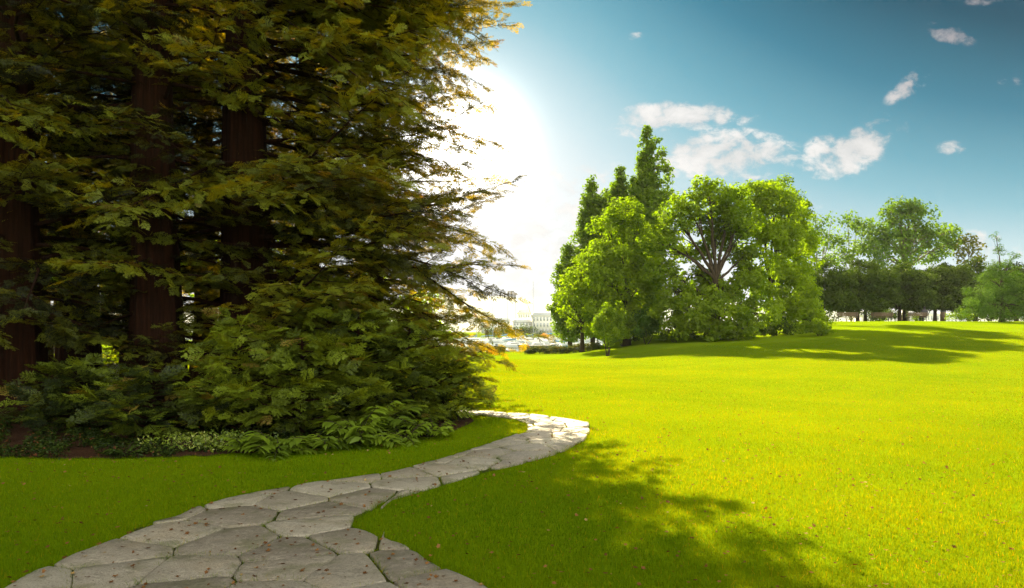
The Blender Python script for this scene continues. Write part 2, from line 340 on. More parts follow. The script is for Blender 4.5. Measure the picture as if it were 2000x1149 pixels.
# Poisson seeds
seeds = []
for k in range(12000):
    q = np.array((U(-4.2, 2.2), U(1.8, 14.0))); r_ = .52 if q[1] < 8 else .5
    if all((q[0]-s[0])**2*.8+(q[1]-s[1])**2*1.5 > (r_*U(.62, 1.3))**2 for s in seeds): seeds.append(q)
seeds = np.array(seeds)
def clip(poly, n_, d):
    o = []; L = len(poly)
    for i in range(L):
        a, b_ = poly[i], poly[(i+1) % L]; da = a@n_-d; db = b_@n_-d
        if da <= 0: o.append(a)
        if (da < 0 < db) or (db < 0 < da): o.append(a+(b_-a)*(da/(da-db)))
    return o
def nz2(x, y, k): return np.sin(x*7.1*k+1.3)*np.cos(y*6.3*k+.7)+.5*np.sin(x*17*k+y*13*k)
V = []; FT = []; FQ = []; tn = []; nv = 0; stones = []; toneT = []; toneQ = []; ng = []
for i, s in enumerate(seeds):
    poly = [np.array(q) for q in pth]
    dd = np.linalg.norm(seeds-s, axis=1)
    for j in np.argsort(dd)[1:16]:
        if dd[j] > 2.0: break
        n_ = (seeds[j]-s)/dd[j]; mid = (s+seeds[j])/2
        h_ = (np.sin((i+1)*(j+1)*.37)+1)/2; gap = (.002+.013*h_**2.2)
        poly = clip(poly, n_, mid@n_-gap)
        if len(poly) < 3: break
    if len(poly) < 3: continue
    q = np.array(poly); ar = .5*abs(np.sum(q[:, 0]*np.roll(q[:, 1], -1)-np.roll(q[:, 0], -1)*q[:, 1]))
    if ar < .03 or ar/max(np.sum(np.linalg.norm(q-np.roll(q, 1, 0), axis=1))**2, 1e-6) < .011: continue
    if np.sum(q[:, 0]*np.roll(q[:, 1], -1)-np.roll(q[:, 0], -1)*q[:, 1]) < 0: q = q[::-1]
    o = []
    for k in range(len(q)):
        a, b_ = q[k], q[(k+1) % len(q)]; L = np.linalg.norm(b_-a); m_ = max(1, int(L/.07))
        for e in range(m_): o.append(a+(b_-a)*e/m_)
    o = np.array(o); keep = np.linalg.norm(o-np.roll(o, 1, axis=0), axis=1) > .012; o = o[keep]
    if len(o) < 4: continue
    # round corners, wobble
    o = .72*o+.14*(np.roll(o, 1, 0)+np.roll(o, -1, 0))
    o = o+np.stack([nz2(o[:, 0], o[:, 1], 1)*.006, nz2(o[:, 1], o[:, 0]+3, 1.1)*.006], 1)
    c_ = o.mean(0); k = len(o); tilt = rng.normal(0, .006, 2); zz = U(.022, .034)
    inn = o+(c_-o)/np.maximum(np.linalg.norm(c_-o, axis=1, keepdims=True), .01)*.014
    f = lambda A_, z: np.column_stack([A_, gz(A_[:, 0], A_[:, 1])+z+(A_-c_)@tilt])
    V += [f(o, -.01), f(o, zz-.006), f(inn, zz)]; a = np.arange(k); b_ = (a+1) % k
    tt = U(0, 1)
    for lv in (0, k): FQ.append(np.stack([a, b_, b_+k, a+k], 1)+nv+lv); toneQ += [tt]*k
    ng.append((list(range(nv+2*k, nv+3*k)), tt)); nv += 3*k; stones.append(o)
m, t, out = mat_new('flagstone'); M['stone'] = m
p = t.n('ShaderNodeBsdfPrincipled'); co = t.n('ShaderNodeTexCoord').outputs['Object']
a = t.n('ShaderNodeAttribute', attribute_name='tone').outputs['Fac']
base = t.ramp(a, [(0, (.20, .165, .135, 1)), (.5, (.29, .245, .20, 1)), (1, (.38, .335, .28, 1))])
# slate layers: noise stretched in a direction that differs per stone
rt = t.n('ShaderNodeVectorRotate', rotation_type='Z_AXIS'); t.link(co, rt.inputs['Vector']); t.link(t.m('MULTIPLY_ADD', a, 1.2, -.4), rt.inputs['Angle'])
mp = t.n('ShaderNodeMapping'); mp.inputs['Scale'].default_value = (3.2, 7.5, 4); t.link(rt.outputs[0], mp.inputs[0])
n1_ = t.noise(mp.outputs[0], 2.2, 10, .75, .25); n2_ = t.noise(co, 22, 6, .7); n3_ = t.noise(co, 3.5, 5, .6)
base = t.mix(t.m('MULTIPLY', t.mapr(n1_, .5, .7), .5), base, (.08, .066, .055, 1))
base = t.mix(t.m('MULTIPLY', t.mapr(n2_, .48, .66), .5), base, (.42, .37, .31, 1))
base = t.mix(t.m('MULTIPLY', t.mapr(n3_, .5, .68), .6), base, (.13, .125, .06, 1))
base = t.mix(t.m('MULTIPLY', t.mapr(t.noise(co, 1.6, 6, .65), .5, .7), .5), base, (.36, .28, .20, 1))
base = t.mix(t.m('MULTIPLY', t.mapr(t.noise(co, 75, 3, .7), .5, .62), .45), base, (.09, .078, .065, 1))
t.put(p.inputs['Base Color'], base); p.inputs['Roughness'].default_value = .48; p.inputs['Specular IOR Level'].default_value = .5
b = t.n('ShaderNodeBump'); b.inputs['Strength'].default_value = .8; b.inputs['Distance'].default_value = .03
t.link(t.m('ADD', t.m('MULTIPLY', n1_, 1.4), t.m('MULTIPLY', t.noise(co, 45, 6, .7), .5)), b.inputs['Height']); t.link(b.outputs[0], p.inputs['Normal']); t.link(p.outputs[0], out.inputs[0])
Vv = np.concatenate(V)
tri = []; tt3 = []
from mathutils.geometry import tessellate_polygon
for idx, tt in ng:
    for f3 in tessellate_polygon([[Vector(Vv[k]) for k in idx]]):
        a_, b_, c_ = [idx[k] for k in f3]
        n_ = np.cross(Vv[b_]-Vv[a_], Vv[c_]-Vv[a_])
        tri.append((a_, b_, c_) if n_[2] > 0 else (a_, c_, b_)); tt3.append(tt)
tag(mesh('stone_path', Vv, [np.concatenate(FQ), np.array(tri)], m, tone=np.array(toneQ+tt3)), kind='structure')

# ------------------------------------------------------------------ grass
def segdist(X, Y, poly):
    d = np.full(X.shape, 9.0)
    for i in range(len(poly)):
        a = np.array(poly[i]); b_ = np.array(poly[(i+1) % len(poly)]); e = b_-a; L2 = max(e@e, 1e-9)
        t_ = np.clip(((X-a[0])*e[0]+(Y-a[1])*e[1])/L2, 0, 1)
        d = np.minimum(d, np.hypot(X-a[0]-t_*e[0], Y-a[1]-t_*e[1]))
    return d
def blades(X, Y, h, w_, z0=0.0, lean=.5):
    n = len(X); th = U(0, 2*np.pi, n); la = U(0, 2*np.pi, n); l = np.abs(rng.normal(0, lean, n))
    z = gz(X, Y)+z0; b0 = np.stack([X, Y, z], 1)
    sd_ = np.stack([np.cos(th), np.sin(th), np.zeros(n)], 1)*(w_/2)[:, None]
    tip = b0+np.stack([np.cos(la)*l*h, np.sin(la)*l*h, h], 1)
    Vt = np.stack([b0-sd_, b0+sd_, tip], 1).reshape(-1, 3)
    return Vt, np.arange(3*n).reshape(-1, 3)
reseed(11)
NB = 1100000
Y = (U(np.sqrt(3.3), np.sqrt(36), NB))**2
X = Y*U(-.88, .9, NB)
kp = ~inpoly(X, Y, bed)
X, Y = X[kp], Y[kp]
ip = inpoly(X, Y, pth)
near = Y < 14.5
ds = np.full(X.shape, 9.0); ds[near] = segdist(X[near], Y[near], pth[:-3])
kp = ~ip | (ds < .035*rng.random(len(X)))
X, Y, ds = X[kp], Y[kp], ds[kp]
patch = .5+.5*np.sin(X*1.9+np.sin(Y*1.3)*2)*np.sin(Y*1.7+np.cos(X*.9)*2)
h = (.020+.018*rng.random(len(X)))*(1+.3*patch)
h[ds < .05] *= 1.25; h[(ds < .045) & (patch > .5)] *= 1.45
wd = .0027*(Y/4)**.5
Vt, Ft = blades(X, Y, h, wd)
tone = np.clip(rng.beta(2, 2, len(X))*.6+.26*patch+.14*np.sin(X*.55+Y*.2)*np.sin(Y*.8+X*.3)+rng.normal(0, .05, len(X)), 0, .84); tone[rng.random(len(X)) < .018] = 1
tag(mesh('grass', Vt, [Ft], M['grass'], tone=tone), label='short mown lawn grass, bright yellow-green in the sun', cat='grass', kind='stuff')
# moss and tufts in the joints between the flagstones
n = 130000; Y = U(3.3, 13.3, n); X = U(-3.6, 1.3, n); kp = inpoly(X, Y, pth); X, Y = X[kp], Y[kp]
d1 = np.stack([np.hypot(X-s[0], Y-s[1]) for s in seeds]); ds_ = np.sort(d1, 0)[:2]
tuft = np.sin(X*5.1+np.cos(Y*3.7)*2)*np.sin(Y*4.3+1.0)
kp = ((ds_[1]-ds_[0]) < .045+.05*np.clip(tuft, 0, 1)) & (tuft > -.5)
X, Y = X[kp], Y[kp]
Vt, Ft = blades(X, Y, U(.03, .058, len(X)), np.full(len(X), .005), 0, .9)
tag(mesh('moss', Vt, [Ft], M['grass'], tone=rng.random(len(X))), label='grass and moss tufts sprouting in the joints of the flagstone path', cat='moss', kind='stuff')
# fallen leaves
def flakes(X, Y, z, size, tilt=.35, lobes=True):
    n = len(X); th = U(0, 2*np.pi, n)
    a = np.array([0, 25, 60, 90, 125, 180, 235, 270, 300, 335])*np.pi/180; r_ = np.array([1, .45, .9, .5, .8, .35, .8, .5, .9, .45])
    T = np.stack([np.cos(a)*r_, np.sin(a)*r_, .22*np.abs(np.sin(a))], 1); k = len(a)
    T = np.vstack([T, [[0, 0, 0]]])
    Rz = np.zeros((n, 3, 3)); c_, s2 = np.cos(th), np.sin(th); Rz[:, 0, 0] = c_; Rz[:, 0, 1] = -s2; Rz[:, 1, 0] = s2; Rz[:, 1, 1] = c_; Rz[:, 2, 2] = 1
    ta = rng.normal(0, tilt, n); Rx = np.zeros((n, 3, 3)); Rx[:, 0, 0] = 1; Rx[:, 1, 1] = np.cos(ta); Rx[:, 1, 2] = -np.sin(ta); Rx[:, 2, 1] = np.sin(ta); Rx[:, 2, 2] = np.cos(ta)
    V_ = np.einsum('nij,njk,vk->nvi', Rx, Rz, T)*size[:, None, None]+np.stack([X, Y, z], 1)[:, None]
    q = np.arange(k); f = np.stack([q, (q+1) % k, np.full(k, k)], 1)
    return V_.reshape(-1, 3), (f[None]+(np.arange(n)*(k+1))[:, None, None]).reshape(-1, 3), k
n = 2600; Y = (U(np.sqrt(3.4), np.sqrt(18), n))**2; X = Y*U(-.85, .85, n)
kp = ~inpoly(X, Y, bed); X, Y = X[kp], Y[kp]; on = inpoly(X, Y, pth)
n2 = 260; Y2 = U(3.5, 8, n2); X2 = U(-3.2, .1, n2); k2 = inpoly(X2, Y2, pth); dd2 = segdist(X2, Y2, pth[:-3]); k2 &= (dd2 < .25) | (rng.random(n2) < .25)
X = np.r_[X, X2[k2]]; Y = np.r_[Y, Y2[k2]]; on = np.r_[on, np.ones(k2.sum(), bool)]
z = gz(X, Y)+np.where(on, .034, .042)
Vt, Ft, k = flakes(X, Y, z, U(.009, .027, len(X)))
tag(mesh('fallen_leaves', Vt, [Ft], M['deadleaf'], tone=np.repeat(rng.random(len(X))**1.5, k)), label='small brown fallen leaves scattered over the grass and flagstones', cat='leaves', kind='stuff')

# ================================================================== conifers
def template(npair, nn, nl, nw, seed, droop=.12):
    """a flat needle spray of unit length along +X: an axis, paired side twigs, paired needles"""
    r_ = np.random.default_rng(seed); V_ = []; F_ = []
    def tri(a, b, c): i = len(V_); V_.extend([a, b, c]); F_.append((i, i+1, i+2))
    def axis_needles(p0, d, L, n_, nlen):
        perp = np.array([-d[1], d[0], 0])
        for k in range(n_):
            f = (k+.6)/n_; c = p0+d*L*f
            for s in (-1, 1):
                dd = nrm(perp*s*.8+d*.75+np.array([0, 0, r_.normal(0, .18)])); nl_ = nlen*(1-.35*f)*r_.uniform(.8, 1.15)
                tri(c-d*nw, c+d*nw, c+dd*nl_)
        tri(p0-perp*.004, p0+perp*.004, p0+d*L)
    for k in range(npair):
        f = .08+.84*k/npair; L = .40*(1-f)**.75+.07
        for s in (-1, 1):
            an = s*R(r_.uniform(42, 58)); d = np.array([math.cos(an), math.sin(an), r_.normal(0, .1)-.08])
            axis_needles(np.array([f+r_.normal(0, .015), 0, 0]), nrm(d), L*r_.uniform(.6, 1.25), max(2, int(round(nn*L/.3))), nl)
    axis_needles(np.array([.82, 0, 0]), np.array([1., 0, 0]), .2, 3, nl)
    tri(np.array([0, -.012, 0]), np.array([0, .012, 0]), np.array([1., 0, 0]))
    V_ = np.array(V_); V_[:, 2] += -droop*r_.uniform(.3, 2.2)*V_[:, 0]**2+r_.uniform(-.5, .9)*V_[:, 1]**2; V_[:, 1] += r_.uniform(-.25, .25)*V_[:, 0]**2
    return V_, np.array(F_)
THI = [template(6, 4, .12, .034, s) for s in (1, 2, 3, 4, 5)]
TLO = [template(3, 2, .2, .06, s) for s in (4, 5)]
def place(tpls, pos, dr, up, sc_, tones, jit=.12):
    Vs = []; Fs = []; Ts = []; nv = 0; pick = rng.integers(0, len(tpls), len(pos))
    x = nrm(dr); y = nrm(np.cross(up, x)); z = np.cross(x, y)
    B = np.stack([x, y, z], 2)
    for k, (tv, tf) in enumerate(tpls):
        q = pick == k; n = q.sum()
        if not n: continue
        V_ = np.einsum('nij,vj->nvi', B[q], tv)*sc_[q][:, None, None]+pos[q][:, None]
        F_ = tf[None]+(np.arange(n)*len(tv))[:, None, None]+nv; nv += n*len(tv)
        Vs.append(V_.reshape(-1, 3)); Fs.append(F_.reshape(-1, 3)); Ts.append(np.repeat(tones[q], len(tf))+rng.normal(0, .06, n*len(tf)))
    return np.concatenate(Vs), np.concatenate(Fs), np.concatenate(Ts)
def redwood(name, X0, Y0, H, r0, reach, nbr, zmin, zhi, mat, label, cat, group=None, sl=.265, skip=0, lean=0, brown=.06, win=None, lobe=0, upz=0, barkmat='redbark', dens=1.0, flute=.09, tn0=.4, gapz=None):
    """reach(z, phi) gives the branch length"""
    z0 = float(gz(X0, Y0)); root = empty(name, (X0, Y0, z0), label, cat, group)
    big = r0 > .2; zz = np.linspace(0, H, 26); rr = r0*(1-zz/H)**.8+.015
    if big: rr = rr+r0*.55*np.exp(-zz/.9)
    P_ = np.stack([X0+lean*zz+.03*np.sin(zz*.8)*big, Y0+.03*np.cos(zz*.6)*big, z0-.05+zz], 1)
    MB().tube(P_, rr, 40 if big else 8, flute if big else 0).build('trunk', M[barkmat], root, smooth=True, rel=True)
    mb = MB(); pos = []; dr = []; up = []; hi = []; sz = []; tn = []
    for i in range(nbr+lobe):
        f = (i+U(0, 1))/nbr; z = zmin+(H-zmin)*f**1.15
        phi = i*2.39996+U(-.4, .4)
        if i >= nbr: z = (U(1.5, 4.6), U(.9, 9), U(6.4, 8.8))[i % 3]; phi = U(-.9, .6)
        L0 = reach(z, phi)
        if L0 < .15: continue
        front = math.cos(phi+math.pi/2)
        if skip and front > .75 and z < 12 and U(0, 1) < skip: continue
        if win and any(a_ < z < b_ for a_, b_ in win) and front > .35 and U(0, 1) < .88: continue
        L = L0*(U(.62, 1.0) if U(0, 1) < .5 else U(.9, 1.08)); h = np.array([math.cos(phi), math.sin(phi), 0])
        c0 = np.array([X0+lean*z, Y0, z0+z]); n_ = max(4, int(L/.4))
        s = np.linspace(0, 1, n_+1)
        rise = U(-.12, .42) if not upz else upz; drp = U(.1, .6)*(1 if z > 1.2 else .4)
        vz = L*(rise*s-drp*s**2+.16*s**4)
        bend = U(-.25, .25); perp = np.array([-h[1], h[0], 0])
        Q = c0+np.outer(s*L, h)+np.outer(bend*L*s**2+.03*L*np.sin(s*7+i), perp); Q[:, 2] += vz+.025*L*np.sin(s*9+i*2)*s
        Q[:, 2] = np.maximum(Q[:, 2], z0+.12)
        mb.tube(Q, np.maximum((.010+.011*L)*(1-s)**1.25+.003, .003), 6 if L > 1.2 else 4, cap=False)
        bt = U(-.4, .38); br = brown*(U(0, 1) < .5)
        st_ = (.23 if big else .12)/dens; s0 = .28 if big else .08; sd = 1
        nb = max(2, int(L*(1-s0)/st_)); visible = z < zhi
        if not visible: nb = max(2, nb//2)
        for j in range(nb+1):
            fs = s0+(1-s0)*j/nb; pt = np.array([np.interp(fs, s, Q[:, k]) for k in range(3)])
            e = 1e-2; tg = nrm(np.array([np.interp(min(1, fs+e), s, Q[:, k])-np.interp(fs-e, s, Q[:, k]) for k in range(3)]))
            sd = -sd; tp = nrm(np.cross(np.array([0, 0, 1.]), tg))
            last = j == nb
            bl = (U(.55, 1.05)*min(1.5, .45+.5*(1-fs)*L) if big else U(.1, .3)*min(1, L)) if not last else .4*min(1, L)
            bd = nrm(tg*(1 if last else .7)+tp*sd*(0 if last else .8)+np.array([0, 0, U(-.25, .12)]))
            k2 = max(1, int(bl/(.068 if visible else .3)*dens))+(2 if last else 0)
            if big and visible and bl > .35: mb.tube(np.stack([pt, pt+bd*bl*.5+[0, 0, -.01], pt+bd*bl+[0, 0, -.06*bl]]), [.009, .006, .003], 3, cap=False)
            for m_ in range(k2+1):
                g_ = m_/max(k2, 1); pp = pt+bd*bl*g_; pp[2] -= .08*bl*g_*g_
                s3 = 1 if m_ % 2 else -1; lat = nrm(np.cross(np.array([0, 0, 1.]), bd))
                d3 = nrm(bd+lat*s3*(.75 if m_ < k2 else .1)+np.array([0, 0, U(-.3, .28)]))
                pos.append(pp+rng.normal(0, .03, 3)); dr.append(d3); up.append(np.array([0, 0, 1.])+rng.normal(0, .45, 3))
                hi.append(visible and pp[2]-z0 < zhi); sz.append(sl*U(.5, 1.2)*(1 if visible else 2.2))
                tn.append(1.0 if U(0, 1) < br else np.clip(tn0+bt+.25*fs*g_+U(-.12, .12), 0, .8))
    mb.build('branches', M[barkmat], root, rel=True)
    pos = np.array(pos); dr = np.array(dr); up = np.array(up); hi = np.array(hi); sz = np.array(sz); tn = np.array(tn)
    Vs = []; Fs = []; Ts = []; nv = 0
    for q, tp in ((hi, THI), (~hi, TLO)):
        if q.sum() == 0: continue
        a, b_, c_ = place(tp, pos[q], dr[q], up[q], sz[q], tn[q]); Vs.append(a); Fs.append(b_+nv); Ts.append(c_); nv += len(a)
    mesh('crown', np.concatenate(Vs), [np.concatenate(Fs)], M[mat], root, tone=np.clip(np.concatenate(Ts), 0, 1), rel=True)
    print(name, len(pos), 'sprays')
    return root
# the tall redwoods; the rightmost one's outline towards the lawn is given by height
def reachA(z, phi):
    zz = [0, .6, 1.2, 1.9, 2.6, 3.2, 4.2, 4.8, 5.6, 6.3, 7.2, 8, 10, 20]
    rr = [4.2, 4.2, 4.2, 4.7, 5.1, 5.5, 5.1, 4.0, 3.8, 4.5, 4.9, 5.0, 4.0, .8]
    r_ = np.interp(z, zz, rr); e = max(0, math.cos(phi))
    rf = np.interp(z, [0, 3, 8, 20], [3.3, 3.4, 3.4, .7])
    return rf+(r_-rf)*e**.9
def reachD(z, phi): return np.interp(z, [0, 2.4, 3.4, 8, 20], [1.6, 1.9, 3.0, 3.2, .7])
def reachB(z, phi): return np.interp(z, [0, 3, 8, 20], [3.0, 3.3, 3.2, .7])
G = 'tall redwoods growing from the planting bed'
reseed(21)
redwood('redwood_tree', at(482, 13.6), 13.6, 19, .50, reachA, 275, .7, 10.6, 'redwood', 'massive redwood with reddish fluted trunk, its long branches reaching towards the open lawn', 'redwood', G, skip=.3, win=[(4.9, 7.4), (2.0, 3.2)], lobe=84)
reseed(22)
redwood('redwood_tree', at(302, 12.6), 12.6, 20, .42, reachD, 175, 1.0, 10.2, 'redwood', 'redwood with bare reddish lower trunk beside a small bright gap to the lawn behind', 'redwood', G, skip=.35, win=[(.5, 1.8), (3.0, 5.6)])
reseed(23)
redwood('redwood_tree', at(35, 12.2), 12.2, 19, .34, reachB, 200, 1.7, 10, 'redwood', 'shade-toned redwood at the outer left edge of the planting bed', 'redwood', G, skip=0, tn0=.2)  # low needle tone paints in the shade of the left side
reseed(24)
redwood('redwood_tree', at(150, 15.6), 15.6, 21, .38, reachB, 150, 1.6, 10.5, 'redwood', 'redwood standing deep in shade behind the front trunks', 'redwood', G, brown=.1, tn0=.1)  # deep shade is also put into the needle colour by the low tone
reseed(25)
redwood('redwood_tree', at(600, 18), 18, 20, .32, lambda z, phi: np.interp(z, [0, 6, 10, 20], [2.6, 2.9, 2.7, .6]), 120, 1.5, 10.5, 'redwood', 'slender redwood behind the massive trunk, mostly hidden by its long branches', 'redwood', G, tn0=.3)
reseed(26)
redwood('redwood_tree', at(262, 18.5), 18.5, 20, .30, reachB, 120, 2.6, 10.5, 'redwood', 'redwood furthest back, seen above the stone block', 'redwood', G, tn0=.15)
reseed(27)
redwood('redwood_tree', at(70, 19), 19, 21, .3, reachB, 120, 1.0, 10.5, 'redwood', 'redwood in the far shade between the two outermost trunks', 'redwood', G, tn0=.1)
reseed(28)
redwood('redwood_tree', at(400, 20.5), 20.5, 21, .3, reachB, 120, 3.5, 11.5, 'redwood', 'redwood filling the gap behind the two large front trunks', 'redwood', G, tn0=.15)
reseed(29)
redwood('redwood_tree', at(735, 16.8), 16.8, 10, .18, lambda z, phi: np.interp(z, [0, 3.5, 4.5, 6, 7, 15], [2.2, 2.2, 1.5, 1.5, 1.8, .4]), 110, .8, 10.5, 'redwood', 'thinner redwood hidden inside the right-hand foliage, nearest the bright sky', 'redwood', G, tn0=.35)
# young shoots at the foot
GY_ = 'young redwoods along the front of the planting bed'
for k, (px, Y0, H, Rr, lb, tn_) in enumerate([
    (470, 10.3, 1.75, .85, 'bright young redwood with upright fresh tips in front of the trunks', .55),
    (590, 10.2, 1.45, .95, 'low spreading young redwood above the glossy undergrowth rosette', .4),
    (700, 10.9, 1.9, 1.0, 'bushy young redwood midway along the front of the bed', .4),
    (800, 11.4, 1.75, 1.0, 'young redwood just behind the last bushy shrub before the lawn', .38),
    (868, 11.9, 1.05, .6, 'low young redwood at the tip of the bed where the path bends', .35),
    (300, 9.9, .95, .9, 'low flat young redwood under the dark left trunks', .12),  # needles toned down to paint in shade
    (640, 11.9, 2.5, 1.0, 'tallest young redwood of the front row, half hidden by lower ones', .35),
    (150, 10.6, 1.0, .8, 'shade-toned young redwood in the shaded left part of the bed', .02)]):  # darkest tone here, shade painted into the needles
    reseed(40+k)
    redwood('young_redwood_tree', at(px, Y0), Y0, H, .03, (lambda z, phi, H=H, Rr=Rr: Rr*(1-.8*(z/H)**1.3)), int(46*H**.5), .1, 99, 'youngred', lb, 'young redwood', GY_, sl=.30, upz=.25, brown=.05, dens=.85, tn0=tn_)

# ================================================================== broadleaf trees
def leafcloud(C, Rr, per, size, asp=.75, shell=.35, upb=.5, tone0=.5, tvar=.18, centre=None):
    """leaves round cluster centres C (n,3) of radius Rr (n,)"""
    n = len(C); k = np.maximum(3, (per*(Rr/np.mean(Rr))**2).astype(int)); idx = np.repeat(np.arange(n), k); m_ = len(idx)
    d = nrm(rng.normal(0, 1, (m_, 3))); r_ = Rr[idx]*(shell+(1-shell)*rng.random(m_)**.5)
    pos = C[idx]+d*r_[:, None]*np.array([1, 1, .72])
    out_ = d if centre is None else nrm(d+.8*nrm(pos-centre))
    nn = nrm(out_*.7+np.array([0, 0, upb])+rng.normal(0, .55, (m_, 3)))
    a = nrm(np.cross(nn, rng.normal(0, 1, (m_, 3)))); b_ = np.cross(nn, a); s = size*U(.65, 1.3, m_)[:, None]
    Vq = np.stack([pos-a*s, pos-b_*s*asp*.6+a*s*.1, pos+a*s, pos+b_*s*asp*.6+a*s*.1], 1)
    tn = tone0+rng.normal(0, tvar, n)[idx]+rng.normal(0, .12, m_)
    return Vq.reshape(-1, 3), np.arange(4*m_).reshape(-1, 4), np.clip(tn, 0, 1)
def tree(name, px, Y0, blobs, mat, label, cat, group=None, r0=.2, leaf=.11, per=60, cs=.5, cr=.42, bark='bark', fork=.35, asp=.9, tone0=.5, depth=.8, fill=1.0, stems=1, sub=9, base=None, lift=0, trunk_top=None, squash=.85):
    X0 = at(px, Y0); z0 = float(gz(X0, Y0)); root = empty(name, (X0, Y0, z0), label, cat, group)
    B = []
    for bb in blobs:
        bx, by, br = bb[:3]; dY = bb[3] if len(bb) > 3 else 0
        Yb = Y0+dY; B.append((np.array([at(bx, Yb), Yb, hz_(by, Yb)]), br/F*Yb))
    zt = max(c_[2] for c_, _ in B); zl = min(c_[2]-r_ for c_, r_ in B)
    zf = trunk_top if trunk_top is not None else z0+(zt-z0)*fork
    mb = MB(); tr = MB()
    for s in range(stems):
        off = np.array([U(-.15, .15), U(-.15, .15), 0])*(stems > 1)
        top = np.array([X0, Y0, zf])+off*3
        Pt = np.stack([np.array([X0, Y0, z0-.05])+off*.6+(top-np.array([X0, Y0, z0-.05])-off*.6)*f+np.array([.04*math.sin(f*4+s), .03*math.cos(f*5), 0])*(zf-z0)*.5*f*(1-f) for f in np.linspace(0, 1, 8)])
        rr = r0*(1-.35*np.linspace(0, 1, 8))*(1 if stems == 1 else .6); rr[0] *= 1.35; rr[1] *= 1.1
        tr.tube(Pt, rr, 10)
    CC = []; RR = []; CE = []
    top = np.array([X0, Y0, zf])
    for c_, r_ in B:
        # limb from the trunk's fork to the blob, bowed upwards first
        st_ = np.array([X0, Y0, np.clip(c_[2]-.55*np.linalg.norm(c_[:2]-top[:2])-.3*r_, z0+(zf-z0)*.45, zf)])
        mid = (st_+c_)/2+np.array([U(-.1, .1), U(-.1, .1), .12*np.linalg.norm(c_-st_)*(1 if c_[2] > st_[2] else .3)])
        f = np.linspace(0, 1, 9)[:, None]; L = (1-f)**2*st_+2*f*(1-f)*mid+f*f*c_
        L[1:-1] += rng.normal(0, .02*r_+.01, L[1:-1].shape)
        ra = r0*min(.5, .22+.14*r_); mb.tube(L, ra*(1-.72*f[:, 0]), 7, cap=False)
        nc = max(4, int(fill*4*math.pi*r_*r_/cs**2*.36))
        d = nrm(rng.normal(0, 1, (nc, 3))); q = c_+d*(r_*(.42+.58*rng.random(nc)**.45))[:, None]*np.array([1, depth, squash])
        q = q[q[:, 2] > z0+.2]; q = q if len(q) else c_[None]+[0, 0, .5]; CC.append(q); RR.append(cr*U(.7, 1.75, len(q))*min(1, .42+.85*r_)); CE.append(np.repeat(c_[None], len(q), 0))
        for e in q[rng.permutation(len(q))[:sub]]:
            k = rng.integers(4, 9); p0 = L[k]; md = (p0+e)/2+np.array([0, 0, .1*r_])+rng.normal(0, .06*r_, 3)
            g_ = np.linspace(0, 1, 5)[:, None]
            mb.tube((1-g_)**2*p0+2*g_*(1-g_)*md+g_*g_*e, ra*.28*(1-.75*g_[:, 0]), 4, cap=False)
    tr.build('trunk', M[bark], root, smooth=True, rel=True); mb.build('branches', M[bark], root, smooth=True, rel=True)
    CC = np.concatenate(CC); RR = np.concatenate(RR); cen = np.mean([c_ for c_, _ in B], 0)
    Vq, Fq, tn = leafcloud(CC, RR, per, leaf, asp, centre=cen, tone0=tone0)
    mesh('crown', Vq, [Fq], M[mat], root, tone=tn, rel=True)
    return root
G1 = 'trees of the clump on the rise'
reseed(61)
tree('broadleaf_tree', 1398, 40, [(1385, 388, 42), (1345, 400, 34), (1425, 392, 38, 1), (1318, 428, 38), (1295, 478, 36), (1292, 528, 38), (1318, 570, 34), (1392, 440, 34, 1.6), (1450, 432, 36), (1440, 475, 36, 1.8), (1380, 480, 26, 1.5), (1352, 530, 18, 1), (1376, 545, 24, 1.2), (1475, 520, 34, 1.2), (1336, 497, 20, .8), (1456, 505, 24, 1.5), (1310, 610, 34),
    (1355, 612, 40, -1), (1420, 616, 44, -1.2), (1480, 612, 40, -.6), (1400, 572, 40, .5), (1350, 565, 22, 1), (1455, 560, 42, .5), (1322, 640, 22, -1), (1385, 643, 22, -1.4), (1455, 645, 24, -1.3)],
    'maple', 'big spreading tree whose dark forked trunk shows through an opening in its bright green crown', 'tree', G1, r0=.30, fork=.42, per=70, leaf=.105, cr=.36, cs=.46, sub=12)
reseed(62)
tree('broadleaf_tree', 1505, 43, [(1478, 382, 34), (1510, 392, 38), (1540, 425, 40), (1470, 440, 34), (1555, 470, 38), (1520, 470, 42, -1), (1550, 525, 42), (1510, 545, 44, -.8), (1555, 580, 44, -1), (1530, 620, 38, -2), (1580, 605, 30, -1), (1590, 630, 24, -2)],
    'lime', 'yellow-green tree rounding off the clump beside the clipped dark row', 'tree', G1, r0=.24, fork=.35, per=75, leaf=.10, cr=.36, cs=.44)
reseed(63)
tree('broadleaf_tree', 1520, 49, [(1500, 372, 24), (1525, 368, 26), (1548, 392, 26), (1562, 425, 24), (1570, 470, 24), (1540, 440, 30)], 'poplar', 'darker tree rising behind the yellow-green one', 'tree', G1, r0=.22, per=60, leaf=.12)
reseed(64)
tree('broadleaf_tree', 1224, 42.5, [(1215, 415, 36), (1190, 452, 38), (1240, 455, 36), (1165, 500, 36), (1215, 500, 42, -1), (1258, 512, 36), (1190, 550, 42, -1), (1245, 565, 40), (1160, 575, 36), (1205, 605, 40, -.5), (1262, 615, 30), (1250, 645, 18), (1170, 612, 28, -1), (1200, 640, 24, -1), (1225, 635, 26, -1), (1160, 640, 16), (1180, 520, 36, -1.2)],
    'maple', 'rounded light green tree with a leaning brown trunk, below the tall poplar', 'tree', G1, r0=.24, fork=.3, per=65, leaf=.10, cr=.36, cs=.46)
reseed(65)
